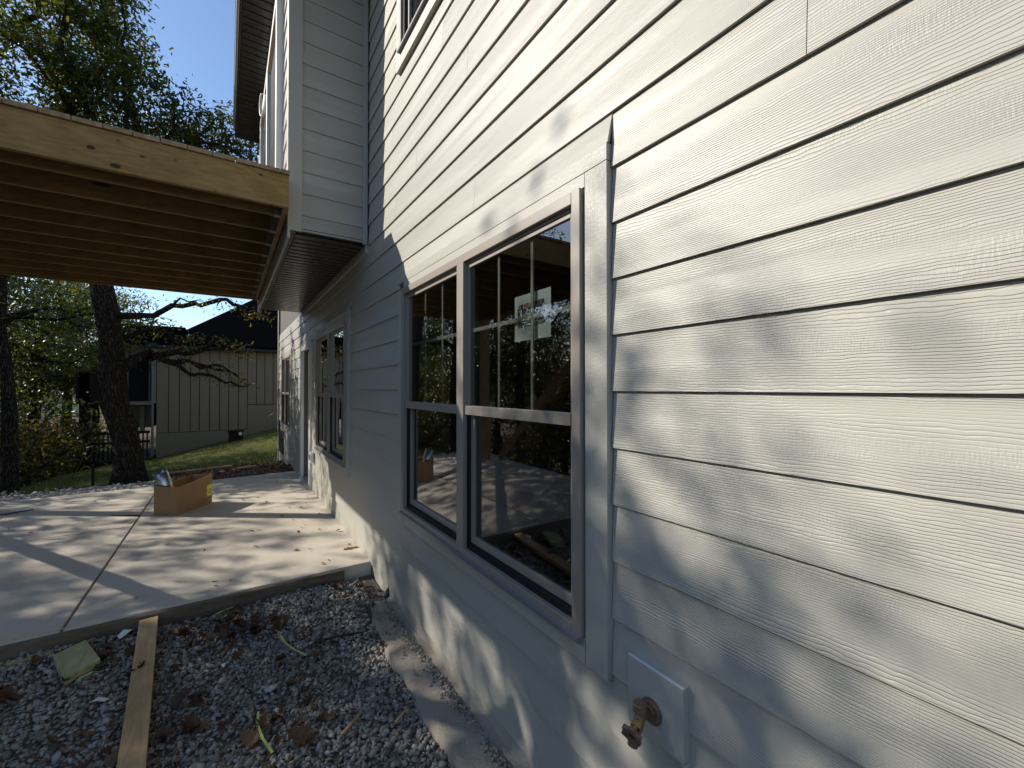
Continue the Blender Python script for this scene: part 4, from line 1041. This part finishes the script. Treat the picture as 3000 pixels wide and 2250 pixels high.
for i in range(6):
    for k in range(N): du.f.append((i * N + k, i * N + (k + 1) % N, (i + 1) * N + (k + 1) % N, (i + 1) * N + k))
du.build('tube', 'galv', dt, True)
MB().beam(tuple(base.lerp(top, .3) + w_ * .069), tuple(base.lerp(top, .98) + w_ * .071), .018, .004, up=tuple(w_)).build('seam', 'galv', dt)

# hose tap on its mounting block
tp = thing('hose_tap', 'weathered copper-brown hose tap with a star wheel mounted on the siding', 'tap', (-.0210, .765, .552))
def cyl(a, b, r0, r1=None, n=20): return MB().tube([a, b], [r0, r1 if r1 else r0], n)
fl = MB().tube([(.001, 0, -.003), (-.004, 0, -.003), (-.0041, 0, -.003), (-.007, 0, -.003)], [.034, .034, .031, .024], 32); fl.build('flange', 'bronze', tp)
MB().tube([(-.007, 0, 0), (-.017, 0, 0)], [.0185, .0185], 6).build('hex_nut', 'bronze', tp, bevel=.0012)
bd = MB().tube([(-.016, 0, 0), (-.040, 0, 0), (-.047, 0, 0)], [.0115, .0115, .0135], 20)
bd.tube([(-.050, 0, .012), (-.050, 0, .004), (-.050, 0, -.006), (-.054, 0, -.018), (-.062, 0, -.032), (-.070, 0, -.043), (-.0745, 0, -.050)], [.0125, .0145, .0145, .013, .0115, .0108, .0105], 20)
bd.build('body', 'bronze', tp, True)
sp_ = MB(); d_ = Vector((-.35, 0, -.94)).normalized(); p_ = Vector((-.0735, 0, -.0485))
ring = []; rr__ = []
for k in range(5):
    ring += [p_ + d_ * (.0035 * k), p_ + d_ * (.0035 * k + .0016)]; rr__ += [.0142, .0128]
sp_.tube(ring, rr__, 22); sp_.build('spout_thread', 'bronze', tp)
MB().tube([(-.050, 0, .010), (-.050, 0, .018), (-.050, 0, .0182), (-.050, 0, .038), (-.050, 0, .0405)], [.0125, .0125, .0175, .0175, .0155], 24).build('vacuum_breaker', 'bronze', tp)
sx_ = Vector((-.9, -.22, -.36)).normalized()
s0 = Vector((-.058, -.002, -.004))
MB().tube([s0, s0 + sx_ * .012], [.0125, .0125], 20).tube([s0 + sx_ * .0121, s0 + sx_ * .019], [.0150, .0150], 6).tube([s0 + sx_ * .0191, s0 + sx_ * .040], [.0065, .0055], 14).build('packing_nut', 'brass', tp, bevel=.0006)
wh = MB(); c0 = s0 + sx_ * .036; u_ = sx_.orthogonal().normalized(); w_ = sx_.cross(u_); K = 72
prof = [(.0, .0065), (.0, 1.), (.009, 1.), (.009, .0065)]
for (d, kk) in ((.0, 'i'), (.0, 'o'), (.010, 'o'), (.010, 'i')):
    for k in range(K):
        an = 2 * math.pi * k / K; ro_ = .0262 + .0032 * math.cos(an * 6) if kk == 'o' else .0108
        wh.v.append(tuple(c0 + sx_ * d + (u_ * math.cos(an) + w_ * math.sin(an)) * ro_))
for i in range(4):
    for k in range(K): wh.f.append((i * K + k, i * K + (k + 1) % K, ((i + 1) % 4) * K + (k + 1) % K, ((i + 1) % 4) * K + k))
wh.build('handle', 'bronze', tp)
MB().tube([c0 - sx_ * .004, c0 + sx_ * .006], [.0108, .0085], 12).build('screw', 'black', tp)

# sticker inside the upper pane of the big window
sk = thing('window_sticker', 'pale green maker sticker with black and red lettering inside the big window', 'sticker', (.0255, 0, 0))
def xs_(px, py, xp):
    d = xs(px, py, 1.) - Vector((-1, 0, 1.44)); return Vector((-1, 0, 1.44)) + d * ((xp + 1) / d.x)
tl, trr, brr, bll = xs_(1509, 869, .0255), xs_(1615.5, 842, .0255), xs_(1612, 988, .0255), xs_(1507.5, 1001, .0255)
y_l, y_r, z_t, z_b = (tl.y + bll.y) / 2, (trr.y + brr.y) / 2, (tl.z + trr.z) / 2, (bll.z + brr.z) / 2
MB().box(0, .0006, y_r, y_l, z_b, z_t).build('paper', 'paper', sk)
Wd = y_l - y_r; Hh = z_t - z_b
def tx(s_, u, v, h, m, wfrac, bold=0.):
    o = text(s_, h * Hh / .70, (-.0008, y_l - u * Wd, z_b + v * Hh), (0, -1, 0), sk, m, bold=bold)
    bpy.context.view_layer.update(); wdt = o.dimensions.x if o.dimensions.x > 0 else 1
    wdt = max(v.co.x for v in o.data.vertices) - min(v.co.x for v in o.data.vertices); k = wfrac * Wd / max(1e-4, wdt); o.matrix_local = o.matrix_local @ Matrix.Diagonal((k, 1, 1, 1)); return o
tx('WE', .27, .70, .10, 'inkred', .16, .0008); tx('ATHER', .44, .70, .10, 'ink', .42, .0008)
tx('BARR', .22, .555, .125, 'ink', .64, .0025)
tx('BUILT', .10, .295, .062, 'ink', .20, .0003); tx('FOR', .315, .295, .03, 'ink', .07); tx('GENERATIONS', .39, .295, .062, 'ink', .48, .0003)
lg = MB()
for (u0, u1, v0, v1) in ((.18, .25, .69, .80), (.095, .16, .55, .655), (.095, .16, .67, .715), (.12, .16, .73, .765), (.14, .16, .775, .80), (.10, .92, .415, .421), (.5, .88, .44, .47)):
    lg.box(-.0009, -.0003, y_l - u1 * Wd, y_l - u0 * Wd, z_b + v0 * Hh, z_b + v1 * Hh)
lg.build('logo', 'ink', sk)

# cable coil under the eave, loose wire at the far corner, bin on the lawn, plastic sheet
cl = MB()
for k in range(3):
    cl.tube([(-.665 - .01 * k + .02 * math.sin(a_ * .7), 5.56 + .10 * math.cos(a_), 4.66 + .115 * math.sin(a_)) for a_ in [i * .35 + k for i in range(19)]], .009, 6)
tagm(cl.build('cable_coil', 'white', smooth=True), 'white coil of cable hanging on the bay under the eave', 'cable')
sheet = MB(); ns, nt = 26, 14
for i in range(ns + 1):
    for j in range(nt + 1):
        y = 6.60 + .95 * i / ns; z = 3.10 + 1.55 * j / nt
        x = -.650 + .020 * math.sin(i * 1.1 + j * .35) + .012 * math.sin(i * 2.3 - j * .9) - .025 * math.sin(j * .45)
        sheet.v.append((x, y, z))
for i in range(ns):
    for j in range(nt): a = i * (nt + 1) + j; sheet.f.append((a, a + nt + 1, a + nt + 2, a + 1))
tagm(sheet.build('plastic_sheet', 'wrap', smooth=True), 'crumpled white plastic sheet hung on the far end of the bay', 'sheet')
tagm(MB().tube([(-.005, 11.20, .95), (-.22, 11.3, .78), (-.26, 11.3, .50), (-.22, 11.35, .36), (-.05, 11.5, .18)], .006, 6).build('wire', 'bronze', smooth=True), 'thin copper wire looping off the far corner of the house', 'wire')
ub = thing('utility_box', 'dark utility box with a small white tag on the sloping lawn', 'utility box', (-.75, 16.9, float(gz(-.75, 16.9))))
MB().box(-.20, .20, -.16, .16, -.1, .30).build('case', 'nporch', ub, bevel=.02); MB().box(-.23, .23, -.19, .19, .301, .36).build('lid', 'nporch', ub, bevel=.01); MB().box(.08, .17, -.2, -.191, .2, .30).build('tag', 'white', ub)
lumber('scrap_board', 'plank', (-.85, 8.95, .02), (-.55, 9.0, .03), .09, .03, 'short pale board on the brown rubble beside the lawn', 'board')
lumber('scrap_board', 'rim', (-1.9, 9.2, .0), (-.9, 9.35, .015), .09, .03, 'long orange-brown board lying at the back of the rubble', 'board')
# lawn blades
M['grass'] = m_island('grass_blades', [(.10, .13, .025), (.15, .17, .04), (.21, .20, .06), (.12, .14, .03)], .6, .3, transl=.35)
n = 30000; x = g.uniform(-4.1, 2.6, n); y = 9.0 + 11 * g.random(n) ** 1.5; k = ~((x > -1.9) & (y < 10.3)) & ~((x > -.1) & (y < 11.5)); x = x[k]; y = y[k]; n = len(x); z = gz(x, y) - .01
h = g.uniform(.03, .075, n) * (1 + 2.2 * ((x > -1.4) & (y > 9.8) & (y < 11.5)) * (g.random(n) < .25)); a = g.uniform(0, 6.28, n); w_g = .006
lean = g.normal(0, .025, (n, 2))
V = np.stack([np.stack([x - w_g * np.cos(a), y - w_g * np.sin(a), z], -1), np.stack([x + w_g * np.cos(a), y + w_g * np.sin(a), z], -1), np.stack([x + lean[:, 0], y + lean[:, 1], z + h], -1)], 1)
me = bpy.data.meshes.new('grass'); me.vertices.add(3 * n); me.vertices.foreach_set('co', V.ravel()); me.loops.add(3 * n); me.loops.foreach_set('vertex_index', np.arange(3 * n, dtype=np.int32))
me.polygons.add(n); me.polygons.foreach_set('loop_start', np.arange(0, 3 * n, 3, dtype=np.int32)); me.polygons.foreach_set('loop_total', np.full(n, 3, np.int32)); me.materials.append(M['grass']); me.update()
link('grass', me, None, kind='stuff')
